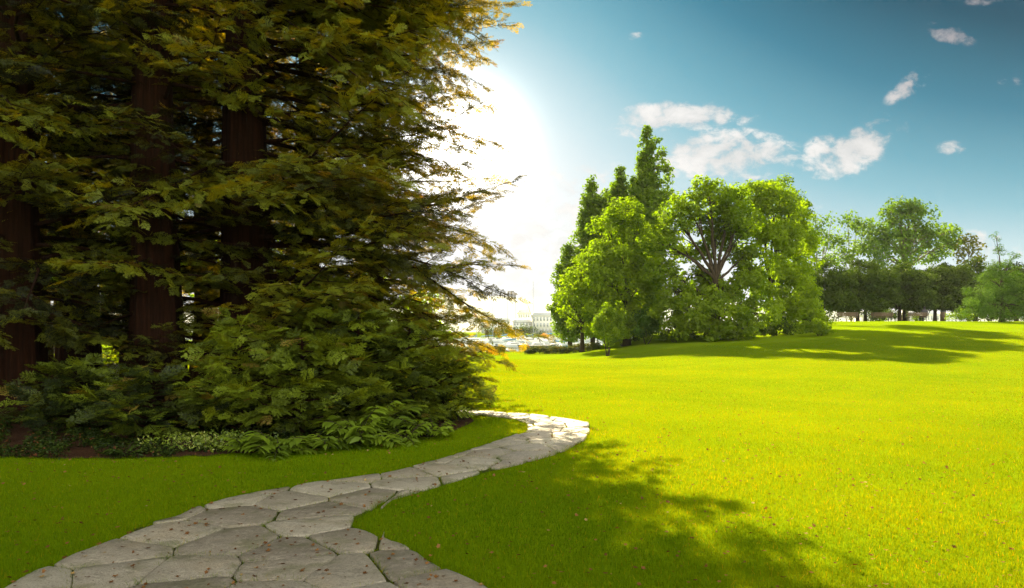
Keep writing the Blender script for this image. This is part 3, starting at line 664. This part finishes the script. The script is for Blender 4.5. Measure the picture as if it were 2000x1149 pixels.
tree('broadleaf_tree', 1137, 44, [(1135, 520, 26), (1118, 550, 24), (1108, 585, 22), (1140, 570, 30), (1150, 610, 24), (1125, 605, 20), (1098, 610, 12), (1135, 625, 12), (1120, 632, 12), (1150, 640, 13), (1112, 560, 22, 1), (1160, 590, 24, 1)],
    'lime', 'small airy yellow-green tree overhanging the low hedge by the lake', 'tree', G1, r0=.16, fork=.3, per=45, leaf=.10, cr=.34, cs=.5, depth=1)
def spire(px, Y0, top, bot, wmax, label, mat='poplar', tops=None, k=12, **kw):
    b_ = []
    y = top+3; ph = U(0, 6)
    while y < bot:
        f = (y-top)/(bot-top); r_ = wmax*(.15+.95*min(1, f*2.1)**.8)*U(.9, 1.1)
        b_.append((px+U(-.15, .15)*r_, y, r_*.92)); ph += 2.3
        if f > .12: b_.append((px+.5*r_*math.sin(ph), y+r_*.3, r_*.7, .4*math.cos(ph)))
        y += max(5, r_*.72)
    if tops: b_ += tops
    return tree('poplar_tree', px, Y0, b_, mat, label, 'poplar', 'poplars at the back of the clump', r0=.22, fork=.8, per=50, leaf=.12, cr=.34, cs=.42, squash=1.3, sub=4, **kw)
reseed(66)
spire(1264, 50, 250, 610, 30, 'tallest poplar with a twin-tipped narrow crown above all the other trees', k=16, tops=[(1283, 272, 9), (1286, 295, 13), (1290, 325, 15), (1300, 355, 13), (1303, 330, 8), (1298, 390, 18)])
reseed(67); spire(1212, 52, 328, 640, 37, 'middle poplar with a ragged top left of the tallest one', k=11)
reseed(68); spire(1156, 53, 352, 640, 35, 'poplar with a pointed sparse top, nearer the lake view', k=11, fill=.8)
reseed(69); spire(1112, 52, 476, 640, 29, 'short poplar at the lake end of the clump', k=8, fill=.8)
reseed(691); spire(1186, 53.5, 372, 640, 30, 'poplar with loose crown between the ragged one and the pointed one', k=11)
reseed(70); spire(1240, 54, 345, 600, 28, 'thin poplar squeezed between the tallest and the ragged one', k=10)
# small multi-stemmed tree, shrubs
reseed(71)
tree('small_tree', 1187, 37, [(1186, 605, 16), (1180, 625, 20), (1196, 625, 20), (1170, 645, 16), (1204, 645, 17), (1186, 650, 20, -.3), (1188, 665, 12)],
    'maple', 'small multi-stemmed tree standing alone on the lawn in front of the clump', 'small tree', None, r0=.06, stems=4, fork=.45, per=70, leaf=.055, cr=.2, cs=.25, tone0=.35)
def shrub(px, Y0, blobs, mat, label, cat='shrub', group='shrubs at the foot of the clump', **kw):
    a = dict(r0=.05, fork=.3, per=60, leaf=.07, cr=.26, cs=.34, bark='bark', sub=5, stems=2); a.update(kw)
    return tree('shrub', px, Y0, blobs, mat, label, cat, group, **a)
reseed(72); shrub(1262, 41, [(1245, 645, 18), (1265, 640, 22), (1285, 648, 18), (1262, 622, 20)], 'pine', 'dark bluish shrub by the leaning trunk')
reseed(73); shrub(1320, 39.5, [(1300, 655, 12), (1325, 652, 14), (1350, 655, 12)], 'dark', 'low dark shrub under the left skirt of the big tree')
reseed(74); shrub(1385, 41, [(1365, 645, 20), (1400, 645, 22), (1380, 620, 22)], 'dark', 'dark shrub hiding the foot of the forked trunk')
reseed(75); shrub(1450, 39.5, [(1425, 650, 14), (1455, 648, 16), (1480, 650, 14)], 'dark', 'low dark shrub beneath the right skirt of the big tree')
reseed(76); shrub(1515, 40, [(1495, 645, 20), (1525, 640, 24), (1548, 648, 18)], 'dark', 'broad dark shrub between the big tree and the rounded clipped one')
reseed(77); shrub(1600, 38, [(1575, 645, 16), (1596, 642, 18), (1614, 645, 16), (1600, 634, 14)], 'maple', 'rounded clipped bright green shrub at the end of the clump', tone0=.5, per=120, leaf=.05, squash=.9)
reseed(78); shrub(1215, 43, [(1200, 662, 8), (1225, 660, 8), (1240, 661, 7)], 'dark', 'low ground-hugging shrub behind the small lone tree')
# background trees on the right
G2 = 'trees behind the clipped row'
reseed(80)
tree('airy_tree', 1600, 76, [(1592, 432, 22), (1612, 462, 22), (1590, 490, 24), (1580, 455, 18), (1608, 505, 22), (1625, 430, 14)], 'plane', 'thin-leaved tree next to the yellow-green one, sky showing through', 'tree', G2, r0=.16, per=26, leaf=.17, cr=.6, cs=.8, bark='palebark', fork=.5)
reseed(81)
tree('airy_tree', 1662, 76, [(1655, 430, 22), (1672, 450, 24), (1645, 465, 22), (1690, 440, 16), (1665, 490, 24), (1640, 500, 20)], 'plane', 'second thin-leaved tree, between its neighbour and the dark plane tree', 'tree', G2, r0=.16, per=26, leaf=.17, cr=.6, cs=.8, bark='palebark', fork=.5)
reseed(82)
tree('plane_tree', 1768, 72, [(1755, 402, 22), (1778, 408, 24), (1738, 425, 24), (1800, 425, 24), (1768, 440, 28), (1715, 455, 24), (1745, 470, 28), (1790, 465, 28), (1820, 450, 22), (1700, 480, 22), (1855, 452, 20), (1845, 480, 22), (1815, 490, 24), (1770, 500, 24), (1725, 500, 24), (1868, 470, 14)],
    'plane', 'large dark green plane tree rising above the clipped row', 'plane tree', G2, r0=.3, per=42, leaf=.17, cr=.58, cs=.72, bark='palebark', fork=.55, tone0=.4)
reseed(83)
tree('small_leaved_tree', 1892, 70, [(1890, 470, 13), (1880, 490, 15), (1900, 485, 13), (1885, 510, 16), (1905, 505, 10)], 'copper', 'brownish green tree beside the dark plane tree', 'tree', G2, r0=.14, per=30, leaf=.16, cr=.5, cs=.7)
# clipped row
def clipped(px, Y0, wpx, top, bot, k, label):
    b_ = []
    for a in (-.3, .3):
        for q in (.28, .72):
            for dY in (-.9, .9): b_.append((px+a*wpx+U(-3, 3), top+(bot-top)*q+U(-2, 2)+(7 if q < .5 else 0), wpx*.28, dY))
    b_ = [(x_, y_+5, q_, d_) for x_, y_, q_, d_ in b_]+[(px+U(-8, 8), top+wpx*.24, wpx*.3, 0), (px+U(-20, 20), bot-wpx*.16, wpx*.24, U(-.6, .6))]
    return tree('clipped_tree', px, Y0, b_, 'dark', label, 'clipped tree', 'row of clipped trees on the crest', r0=.16, trunk_top=hz_(bot-22, Y0), per=60, leaf=.10, cr=.34, cs=.42, depth=1, squash=1.0, sub=3, tone0=.6)
for k, (px, Y0, lb) in enumerate([(1605, 60, 'first clipped tree of the front row, half behind the yellow-green tree'), (1675, 60, 'clipped tree behind the bench nearest the round shrub'), (1757, 60.5, 'clipped tree between the two middle benches'), (1826, 61, 'clipped tree beside the seated person'),
        (1905, 61, 'clipped tree of the front row behind the broad pine'), (1690, 65.5, 'clipped tree of the back row behind the middle bench'), (1766, 66, 'clipped tree of the back row, its trunk pale beside a darker one'), (1841, 66, 'clipped tree of the back row next to the litter bin'), (1985, 61, 'clipped tree at the far right end of the row')]):
    reseed(90+k); clipped(px, Y0, 92 if Y0 < 63 else 84, 516+U(-7, 6), 602+U(-6, 5) if Y0 < 63 else 596, k, lb)
# pine at the right
reseed(101)
pb = [(1945, 462, 10), (1950, 490, 14), (1940, 515, 16), (1962, 520, 14), (1980, 500, 8), (1985, 525, 10), (1945, 552, 34), (1985, 555, 34), (1915, 575, 32), (1960, 590, 36), (2010, 585, 40), (1900, 605, 28), (1935, 618, 26), (1985, 620, 30), (2030, 610, 32), (2045, 560, 30), (1890, 625, 16)]
tree('pine_tree', 1957, 45, pb, 'pine', 'broad soft-needled pine with a loose upright leader at the right edge of the lawn', 'pine', None, r0=.16, fork=.5, per=110, leaf=.10, asp=.22, cr=.3, cs=.42, depth=1, sub=8)
reseed(102)
tree('shrub', 1872, 50, [(1862, 620, 10), (1875, 615, 12), (1888, 622, 10)], 'maple', 'small green shrub between the litter bin and the pine', 'shrub', None, r0=.03, stems=2, per=50, leaf=.06, cr=.25, cs=.3)
# dark growth behind the benches
reseed(103)
for k, (px, Y0, mt, lb) in enumerate([(1618, 68, 'dark', 'dark bush behind the first bench'), (1652, 69, 'dark', 'dark bush between the first two trunks of the clipped row'), (1718, 69, 'plane', 'loose green bush behind the middle bench'), (1708, 68, 'dark', 'dark bush at the shore, right of the paired trunks'), (1788, 69, 'plane', 'small green bush behind the bench with the seated person'), (1742, 70, 'dark', 'low bush between the paired trunks and the loose green bush'), (1905, 66, 'dark', 'dark bush left of the pine stem'), (1940, 67, 'dark', 'dark bush just behind the pine stem'), (1982, 66, 'dark', 'dark bush at the right edge of the view'), (1590, 67, 'dark', 'dark bush behind the rounded clipped shrub')]):
    hh = 602 if mt == 'dark' else 612
    tree('bush', px, Y0, [(px-14, 612, 15), (px+14, 612, 15), (px-5, 620, 15)] if k > 4 else [(px-10, hh, 14), (px+8, hh+2, 14), (px, 620, 16)] if k != 4 else [(px, 620, 9), (px+6, 622, 8)], mt, lb, 'bush', 'bushes along the shore behind the benches', r0=.05, stems=2, per=36, leaf=.11, cr=.4, cs=.6)
# background trees on the left, behind the redwoods
G3 = 'lawn trees behind the redwoods'
for k, (px, Y0, top, wd_, mt, lb) in enumerate([(560, 34, 440, 70, 'lime', 'sunlit yellow-green tree glimpsed through the redwood branches'), (700, 40, 520, 60, 'maple', 'sunlit tree behind the long right-hand redwood limbs'), (820, 44, 570, 46, 'lime', 'low sunlit tree near the left hedge'),
        (400, 36, 350, 85, 'maple', 'tall bright tree seen between the two large redwood trunks'), (255, 34, 420, 70, 'lime', 'bright tree beyond the stone block'), (110, 38, 330, 90, 'maple', 'tree behind the darkest part of the redwoods'), (-60, 36, 380, 90, 'maple', 'tree beyond the left edge of the bed')]):
    reseed(110+k); b_ = []
    hgt = 660-top
    for i in range(9):
        a = i*2.4; b_.append((px+wd_*.55*math.cos(a)*(i/9)**.5*1.2, top+hgt*.15+hgt*.62*((i*.618) % 1), wd_*.5))
    tree('background_tree', px, Y0, b_, mt, lb, 'tree', G3, r0=.2, per=36, leaf=.14, cr=.5, cs=.7)
# hedges
def hedge(px0, px1, Y0, h_, label, tpatch=.5):
    x0, x1 = at(px0, Y0), at(px1, Y0); z0 = float(gz((x0+x1)/2, Y0)); root = empty('hedge', ((x0+x1)/2, Y0, z0), label, 'hedge', 'low hedges at the lake edge')
    n = int((x1-x0)*60); C = np.stack([U(x0, x1, n), Y0+U(-.35, .35, n), U(.1, h_-.06, n)], 1); C[:, 2] += gz(C[:, 0], C[:, 1])
    Vq, Fq, tn = leafcloud(C, np.full(n, .16)*U(.8, 1.3, n), 40, .045, tone0=.55, tvar=.3)
    mesh('foliage', Vq, [Fq], M['box'], root, tone=tn, rel=True)
    mb = MB()
    for x in np.arange(x0+.1, x1, .32):
        zz = float(gz(x, Y0))
        mb.tube([(x, Y0, zz-.03), (x+U(-.05, .05), Y0+U(-.1, .1), zz+h_*.75)], [.015, .008], 5).build('stem', M['bark'], root, rel=True); mb = MB()

reseed(130); hedge(800, 985, 44.5, .55, 'low hedge at the water end of the lawn, partly under the redwood branches')
hedge(1022, 1170, 44.5, .52, 'low brownish hedge on the lake side of the clump of trees')

# ------------------------------------------------------------------ undergrowth in the bed
def rosette(px, py, n, L, label, cat, mat, group=None, leaflets=7, lw=.35, up=.7, seed=0):
    reseed(seed); X0, Y0 = P(px, py); root = empty('leafy_plant', (X0, Y0, 0), label, cat, group)
    V_ = []; F_ = []; T_ = []; mb = MB(); nv = 0
    for i in range(n):
        a = i*2.4+U(-.3, .3); l = L*U(.65, 1.1); e = U(.5, 1.25)*up
        h_ = np.array([math.cos(a), math.sin(a), 0]); f = np.linspace(0, 1, 8)
        Q = np.array([X0, Y0, 0])+rng.normal(0, .03, 3)*[1, 1, 0]+np.outer(f*l*math.cos(e), h_); Q[:, 2] = .02+l*(math.sin(e)*f*1.25-.5*f**2)
        Q[:, 2] = np.maximum(Q[:, 2], .02)
        mb.tube(Q, .005*(1-.6*f)+.001, 4, cap=False)
        per = np.array([-h_[1], h_[0], 0]); tn = np.clip(U(.2, .85), 0, .84)
        for k in range(leaflets):
            g_ = .25+.75*k/(leaflets-1); pt = np.array([np.interp(g_, f, Q[:, c]) for c in range(3)])
            for s in ((-1, 1) if k < leaflets-1 else (0,)):
                dd = nrm(h_*(.55 if s else 1)+per*s*.9+np.array([0, 0, U(-.25, .2)])); ll = l*lw*(1-.45*abs(g_-.5))*U(.8, 1.1)
                sdv = nrm(np.cross(dd, np.array([0, 0, 1.])+rng.normal(0, .3, 3))); ww = ll*.19; dn = np.array([0, 0, -.12*ll])
                V_ += [pt, pt+dd*ll*.35-sdv*ww, pt+dd*ll+dn*2, pt+dd*ll*.35+sdv*ww, pt+dd*ll*.7-sdv*ww*.7+dn*.6, pt+dd*ll*.7+sdv*ww*.7+dn*.6]
                F_ += [(nv, nv+1, nv+3, nv+3), ]; F_.pop(); F_ += [(nv+1, nv+4, nv+5, nv+3)]; T_.append(tn)
                F3.append((nv, nv+1, nv+3)); F3.append((nv+4, nv+2, nv+5)); T3.extend([tn, tn]); nv += 6
    mb.build('branches', M['bark'], root, rel=True)  # leaf stems of the plant
    mesh('leaves', np.array(V_), [np.array(F_), np.array(F3)], M[mat], root, tone=np.array(T_+T3), rel=True)
    F3.clear(); T3.clear()
F3 = []; T3 = []
GU = 'leafy plants along the edge of the bed'
for k, a in enumerate([
    (540, 880, 26, .42, 'glossy rosette plant with long pointed leaves at the front edge of the bed', 'plant', 'broad', GU, 7, .42, .8),
    (487, 878, 16, .30, 'smaller glossy plant next to the pale variegated leaves', 'plant', 'broad', GU, 6, .4, .8),
    (700, 862, 22, .55, 'tall fern-like plant with arching light green fronds', 'fern', 'broad', GU, 9, .34, .95),
    (735, 845, 14, .75, 'tallest fern-like plant, its fronds standing up against the redwood twigs', 'fern', 'broad', GU, 9, .32, 1.1),
    (640, 872, 12, .35, 'low leafy plant left of the arching fronds', 'plant', 'broad', GU, 7, .4, .7),
    (790, 856, 16, .40, 'leafy plant right of the tall ferns', 'plant', 'broad', GU, 7, .36, .8),
    (845, 848, 14, .36, 'last leafy plant before the tip of the bed', 'plant', 'broad', GU, 7, .36, .8),
    (250, 885, 12, .22, 'small dark leafy plant in the shaded ground cover', 'plant', 'ivy', GU, 6, .4, .8)]):
    a = list(a); a[1] += 7; a[3] *= 1.3
    rosette(*a[:7], group=a[7], leaflets=a[8], lw=a[9], up=a[10], seed=200+k)
# variegated low shrub
reseed(215)
x0, y0 = P(405, 884); root = empty('low_shrub', (x0, y0, 0), 'low shrub with pale variegated leaves catching the light at the bed edge', 'shrub')
n = 90; C = np.stack([x0+rng.normal(0, .38, n), y0+U(-.05, .4, n), U(.03, .2, n)], 1)
Vq, Fq, tn = leafcloud(C, np.full(n, .09), 22, .022, tone0=.6, tvar=.3); mesh('leaves', Vq, [Fq], M['varieg'], root, tone=tn, rel=True)
mb = MB()
for q in C[:40]: mb.tube([(q[0]*.6+x0*.4, q[1], -.01), tuple(q)], [.005, .003], 4, cap=False)
mb.build('branches', M['bark'], root, rel=True)  # stems of the low shrub
# ivy ground cover and litter
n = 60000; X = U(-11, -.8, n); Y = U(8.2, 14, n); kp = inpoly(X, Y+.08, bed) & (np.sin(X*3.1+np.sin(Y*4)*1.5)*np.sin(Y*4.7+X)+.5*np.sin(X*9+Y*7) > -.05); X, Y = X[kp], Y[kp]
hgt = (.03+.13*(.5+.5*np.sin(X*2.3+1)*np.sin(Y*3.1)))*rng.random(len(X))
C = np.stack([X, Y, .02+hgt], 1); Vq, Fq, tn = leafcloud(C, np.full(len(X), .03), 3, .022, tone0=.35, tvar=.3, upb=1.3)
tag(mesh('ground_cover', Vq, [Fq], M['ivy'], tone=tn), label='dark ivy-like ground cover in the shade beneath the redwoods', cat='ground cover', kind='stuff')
# stone block seen through the gap
X0, Y0 = at(230, 18.5), 18.5
mb = MB(); mb.box((0, 0, .30), (.36, .5, .5)); mb.box((0, 0, .575), (.42, .56, .05), top=(.96, .96)); mb.box((0, 0, .03), (.42, .56, .1))
o = mb.build('stone_block', M['stoneblock']); o.location = (X0, Y0, float(gz(X0, Y0))+.25); tag(o, 'pale rough stone block glimpsed in the gap between dark redwood trunks', 'stone block')
o.location.z = float(gz(X0, Y0))

# ------------------------------------------------------------------ benches, bin, person
def copy_tree(o, parent=None):
    c_ = o.copy(); sc.collection.objects.link(c_); c_.parent = parent
    for ch in o.children: copy_tree(ch, c_)
    return c_
def bench():
    r_ = empty('park_bench', (0, 0, 0)); mb = MB()
    for k in range(4): mb.box((0, -.17+.115*k, .44), (1.85, .095, .035))
    mb.build('seat', M['wood'], r_); mb = MB()
    for k in range(3): mb.box((0, .24+.025*k, .56+.115*k), (1.85, .03, .095))
    mb.build('backrest', M['wood'], r_)
    for s in (-.75, .75):
        mb = MB(); mb.box((s, -.17, .21), (.05, .05, .42)); mb.box((s, .02, .405), (.045, .42, .03)); mb.tube([(s, .2, 0), (s, .215, .42), (s, .3, .85)], .025, 6); mb.build('leg', M['iron'], r_)
    for s in (-.88, .88):
        mb = MB(); mb.box((s, -.17, .55), (.04, .04, .22)); mb.box((s, .0, .665), (.05, .42, .03)); mb.build('armrest', M['iron'], r_)
    return r_
b0_ = bench()
spots = [(1652, 57.5, 'bench nearest the round clipped shrub, backed by dark bushes'), (1720, 58, 'middle bench of the three, under the clipped trees'), (1790, 59, 'bench with a person sitting on it, looking out at the lake')]
for i, (px, Y0, lb) in enumerate(spots):
    o = b0_ if i == 0 else copy_tree(b0_)
    X0 = at(px, Y0); o.location = (X0, Y0, float(gz(X0, Y0))); o.rotation_euler.z = math.pi+[.05, -.04, .06][i]
    tag(o, 'wooden '+lb, 'bench', 'park benches on the crest')
# litter bin
X0, Y0 = at(1842, 57), 57; z0 = float(gz(X0, Y0)); root = empty('litter_bin', (X0, Y0, z0), 'dark slatted litter bin standing right of the last pair of trunks', 'litter bin')
mb = MB(); a = np.linspace(0, 2*np.pi, 19)[:-1]
for q in a: mb.box((.2*math.cos(q), .2*math.sin(q), .46), (.02, .055, .74), rz=q)
mb.build('slats', M['wood'], root); MB().tube([(0, 0, .08), (0, 0, .82)], .18, 16).build('liner', M['iron'], root); MB().tube([(0, 0, .83), (0, 0, .87), (0, 0, .91)], [.23, .23, .12], 18).build('lid', M['iron'], root); MB().tube([(0, 0, 0), (0, 0, .08)], .12, 12).build('base', M['iron'], root)
# seated person, seen from behind (one skinned body)
def skinned(name, pts, edges, rad, mat, parent, sub=2):
    me = bpy.data.meshes.new(name); me.from_pydata([tuple(q) for q in pts], edges, []); me.update(); o = link(name, me, parent)
    md = o.modifiers.new('skin', 'SKIN'); md.use_smooth_shade = True
    for v_, r_ in zip(me.skin_vertices[0].data, rad): v_.radius = (r_, r_)
    me.skin_vertices[0].data[0].use_root = True
    o.modifiers.new('sub', 'SUBSURF').levels = sub; o.modifiers['sub'].render_levels = sub; me.materials.append(mat); return o
X0, Y0 = at(1805, 59), 59.0
root = empty('person', (X0, Y0, float(gz(X0, Y0))), 'seated person in dark clothes with dark hair, facing the lake from the bench', 'person', rz=math.pi)
# local frame: faces -Y (turned by pi to face the lake)
pts = [(0, 0, .52), (0, .04, .75), (0, .06, .98), (0, .05, 1.1), (0, .03, 1.22), (0, .01, 1.33),
       (-.1, -.02, .52), (-.11, -.42, .5), (-.11, -.4, .1), (-.11, -.52, .05), (.1, -.02, .52), (.11, -.42, .5), (.11, -.4, .1), (.11, -.52, .05),
       (-.19, .06, 1.02), (-.23, .05, .78), (-.16, -.18, .66), (.19, .06, 1.02), (.23, .05, .78), (.16, -.18, .66)]
ed = [(0, 1), (1, 2), (2, 3), (3, 4), (4, 5), (0, 6), (6, 7), (7, 8), (8, 9), (0, 10), (10, 11), (11, 12), (12, 13), (2, 14), (14, 15), (15, 16), (2, 17), (17, 18), (18, 19)]
skinned('body', pts, ed, [.15, .14, .15, .06, .085, .07, .1, .075, .05, .045, .1, .075, .05, .045, .065, .05, .035, .065, .05, .035], M['cloth'], root)
skinned('hair', [(0, .04, 1.18), (0, .045, 1.27), (0, .02, 1.36)], [(0, 1), (1, 2)], [.07, .105, .085], M['hair'], root)

# ------------------------------------------------------------------ boats
def sailboat(L, hull, cover, mastmat='alloy', mh=None, tilt=0, cov=True):
    r_ = empty('sailboat', (0, 0, 0)); mh = mh or L*1.25; k = 13
    s = np.linspace(-.5, .5, k); wd_ = .16*L*np.clip(1-(np.abs(s+.05)/.56)**2.4, .02, 1)**.8; sheer = .1*L*(1+.25*(2*s)**2)
    V_ = []
    for i in range(k):
        x = s[i]*L; w_ = wd_[i]; V_ += [(x, -w_, sheer[i]), (x*.97, -w_*.85, sheer[i]*.45), (x*.92, -w_*.45, -.03*L), (x*.9, 0, -.05*L), (x*.92, w_*.45, -.03*L), (x*.97, w_*.85, sheer[i]*.45), (x, w_, sheer[i])]
    F_ = [(i*7+j, (i+1)*7+j, (i+1)*7+j+1, i*7+j+1) for i in range(k-1) for j in range(6)]
    V_ = np.array(V_); mb = MB(); mb.add(V_, np.array(F_)); mb.build('hull', M[hull], r_, smooth=True)
    dk = [V_[i*7]*[1, .98, 1]-[0, 0, .02] for i in range(k)]+[V_[i*7+6]*[1, .98, 1]-[0, 0, .02] for i in range(k)]
    MB().add(dk, [(i, i+1, k+i+1, k+i) for i in range(k-1)]).build('deck', M['hullwhite'], r_)
    cb = MB().box((.03*L, 0, .135*L), (.34*L, .15*L, .06*L), top=(.85, .8)).build('cabin', M['hullwhite'], r_)
    MB().box((.03*L, 0, .137*L), (.25*L, .1505*L, .02*L), top=(1, .93)).build('cabin_window', M['glassd'], cb)
    tx = math.sin(tilt)
    MB().tube([(.1*L, 0, .1*L), (.1*L+tx*mh, 0, .1*L+mh)], [.009*L, .006*L], 6).build('mast', M[mastmat], r_)
    rg = MB()
    for e in ((.48*L, 0), (-.48*L, 0), (.08*L, .13*L), (.08*L, -.13*L)): rg.tube([(e[0], e[1], .12*L), (.1*L+tx*mh*.97, 0, .1*L+mh*.97)], .0014*L, 3)
    rg.build('rigging', M['alloy'], r_)
    bo = MB().tube([(.1*L, 0, .22*L), (-.32*L, 0, .21*L)], .006*L, 6).build('boom', M['alloy'], r_)
    if cov: MB().tube([(.1*L, 0, .25*L), (-.1*L, 0, .235*L), (-.31*L, 0, .22*L)], [.022*L, .018*L, .01*L], 8).build('sail_cover', M[cover], r_)
    return r_
def motorboat(L, hull):
    r_ = empty('motorboat', (0, 0, 0)); k = 9; s = np.linspace(-.5, .5, k); wd_ = .18*L*np.clip(1-(np.clip(s, 0, 1)/.52)**2.2, .03, 1); V_ = []
    for i in range(k):
        x = s[i]*L; w_ = wd_[i]; h_ = .13*L*(1+.3*max(0, s[i])); V_ += [(x, -w_, h_), (x*.96, -w_*.8, .02*L), (x*.92, 0, -.04*L), (x*.96, w_*.8, .02*L), (x, w_, h_)]
    MB().add(V_, [(i*5+j, (i+1)*5+j, (i+1)*5+j+1, i*5+j+1) for i in range(k-1) for j in range(4)]+[(0, 1, 3, 4)]).build('hull', M[hull], r_, smooth=False)
    MB().add([np.array(V_[i*5])-[0, 0, .03] for i in range(k)]+[np.array(V_[i*5+4])-[0, 0, .03] for i in range(k)], [(i, i+1, k+i+1, k+i) for i in range(k-1)]).build('deck', M['hullwhite'], r_)
    MB().box((.02*L, 0, .17*L), (.3*L, .2*L, .1*L), top=(.8, .85)).build('cabin', M['hullwhite'], r_)
    MB().box((.12*L, 0, .25*L), (.02*L, .22*L, .08*L), top=(.5, .9)).build('windscreen', M['glassd'], r_)
    return r_
BG = 'sailing boats moored on the lake'
bl = [(1001, 118, 6.4, 'hullwhite', 'canvas', .5, 'white sailboat moored nearest the end of the left hedge', 9), (1035, 150, 7.5, 'hullwhite', 'canvas', -.3, 'white sailboat with the tallest mast in the gap', 13), (1088, 112, 5.6, 'hullblue', 'canvas', 2.7, 'small blue-hulled sailboat with a blue cover, above the right hedge', 6.5),
      (957, 160, 7, 'hullwhite', 'canvas', .2, 'white sailboat half hidden by the drooping redwood branch', 12), (988, 175, 7, 'hullwhite', 'canvas', .9, 'white sailboat further out beside the redwood tips', 12), (1117, 170, 7, 'hullwhite', 'canvas', .1, 'white sailboat by the overhanging yellow-green twigs', 8.5), (1075, 185, 8, 'hullwhite', 'canvas', .15, 'distant white sailboat low in front of the long facade', 7.5), (1147, 180, 7, 'hullwhite', 'canvas', 2.9, 'white sailboat seen between the trunks of the clump', 10), (925, 150, 7, 'hullwhite', 'canvas', .3, 'white sailboat glimpsed under the redwood branches', 8)]
for px, Y0, L, hu, cv_, rz, lb, mh in bl:
    o = sailboat(L, hu, cv_, mh=mh); o.location = (at(px, Y0), Y0, WZ+.03); o.rotation_euler.z = rz; tag(o, lb, 'sailboat', BG)
o = sailboat(6.5, 'hulldark', 'canvas', mastmat='darkspar', mh=6.6, tilt=-.34, cov=False); o.location = (at(1057, 112)-.65, 112, WZ+.03); tag(o, 'boat with a dark mast leaning far over to one side', 'sailboat', BG)
for px, Y0, L, hu, rz, lb in [(991, 97, 2.6, 'hulldark', .1, 'small dark motorboat just past the end of the left hedge'), (1060, 135, 7, 'hullwhite', .05, 'long white motorboat behind the leaning mast'), (1105, 128, 5, 'hullwhite', 2.8, 'white motorboat right of the blue sailboat'), (1020, 190, 6, 'hullwhite', .2, 'far white motorboat in the middle of the gap'), (1160, 120, 5, 'hullwhite', .2, 'white motorboat behind the small lone tree'), (905, 110, 5, 'hullwhite', .2, 'white motorboat under the low redwood branches')]:
    o = motorboat(L, hu); o.location = (at(px, Y0), Y0, WZ+.03); o.rotation_euler.z = rz; tag(o, lb, 'motorboat', 'motorboats on the lake')

# ------------------------------------------------------------------ far shore
def building(px0, px1, Y0, top, floors, label, mat='facade', roof=True, nw=None, base=-.75):
    x0, x1 = at(px0, Y0), at(px1, Y0); W = x1-x0; H = hz_(top, Y0)-base; Dp = 14
    r_ = empty('shore_building', ((x0+x1)/2, Y0, base), label, 'building', 'buildings on the far shore')
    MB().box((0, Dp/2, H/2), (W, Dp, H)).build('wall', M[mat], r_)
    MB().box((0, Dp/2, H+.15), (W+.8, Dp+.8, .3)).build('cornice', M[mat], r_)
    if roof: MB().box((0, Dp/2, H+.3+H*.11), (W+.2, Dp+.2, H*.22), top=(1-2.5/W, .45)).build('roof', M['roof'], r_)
    nw = nw or max(3, int(W/2.2)); k = 0
    for f in range(floors):
        for i in range(nw):
            if k >= 90: break
            x = -W/2+W*(i+.5)/nw; z = H*(f+.5)/floors; k += 1
            wdw = MB().box((x, -.05, z), (W/nw*.5, .14, H/floors*.62)).build('window', M['hazedglass'], r_)
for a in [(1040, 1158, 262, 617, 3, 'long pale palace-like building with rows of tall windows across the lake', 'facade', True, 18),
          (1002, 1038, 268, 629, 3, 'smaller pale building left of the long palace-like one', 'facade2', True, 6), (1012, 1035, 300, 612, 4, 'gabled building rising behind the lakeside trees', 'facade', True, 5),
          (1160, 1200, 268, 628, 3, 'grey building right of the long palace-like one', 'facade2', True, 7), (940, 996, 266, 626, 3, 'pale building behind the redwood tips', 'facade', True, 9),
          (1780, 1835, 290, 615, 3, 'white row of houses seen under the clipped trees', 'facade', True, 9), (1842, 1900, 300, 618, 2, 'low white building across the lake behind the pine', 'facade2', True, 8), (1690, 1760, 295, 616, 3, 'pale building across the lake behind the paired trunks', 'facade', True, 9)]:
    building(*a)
for k, (px, Y0, w_, top) in enumerate([(1015, 256, 26, 637), (1033, 255, 22, 634), (990, 256, 20, 640), (1060, 256, 18, 648), (1085, 256, 18, 650), (1110, 256, 18, 649), (1135, 256, 20, 646), (965, 255, 22, 640)]):
    reseed(300+k)
    tree('lakeside_tree', px, Y0, [(px-w_*.35, top+8, 7), (px+w_*.3, top+8, 7), (px, top+6, 8)], 'dark', ['rounded tree at the left foot of the palace-like building', 'rounded tree just right of its slightly lower neighbour across the lake', 'lakeside tree close to the redwood tips', 'low lakeside tree under the left windows of the long facade', 'low lakeside tree under the middle windows of the long facade', 'low lakeside tree under the right windows of the long facade', 'lakeside tree at the right end of the long facade', 'lakeside tree seen between redwood twigs'][k], 'tree', 'trees along the far shore', r0=.2, per=30, leaf=.35, cr=1.0, cs=1.5, tone0=.7)

# ------------------------------------------------------------------ haze
m, t, out = mat_new('haze'); pv = t.n('ShaderNodeVolumePrincipled')
pv.inputs['Color'].default_value = (.93, .97, 1, 1); pv.inputs['Density'].default_value = .00015; pv.inputs['Anisotropy'].default_value = 0.0
t.link(pv.outputs[0], out.inputs['Volume'])
o = MB().box((150, 390, 17), (2500, 1050, 48)).build('haze', m); tag(o, kind='stuff')
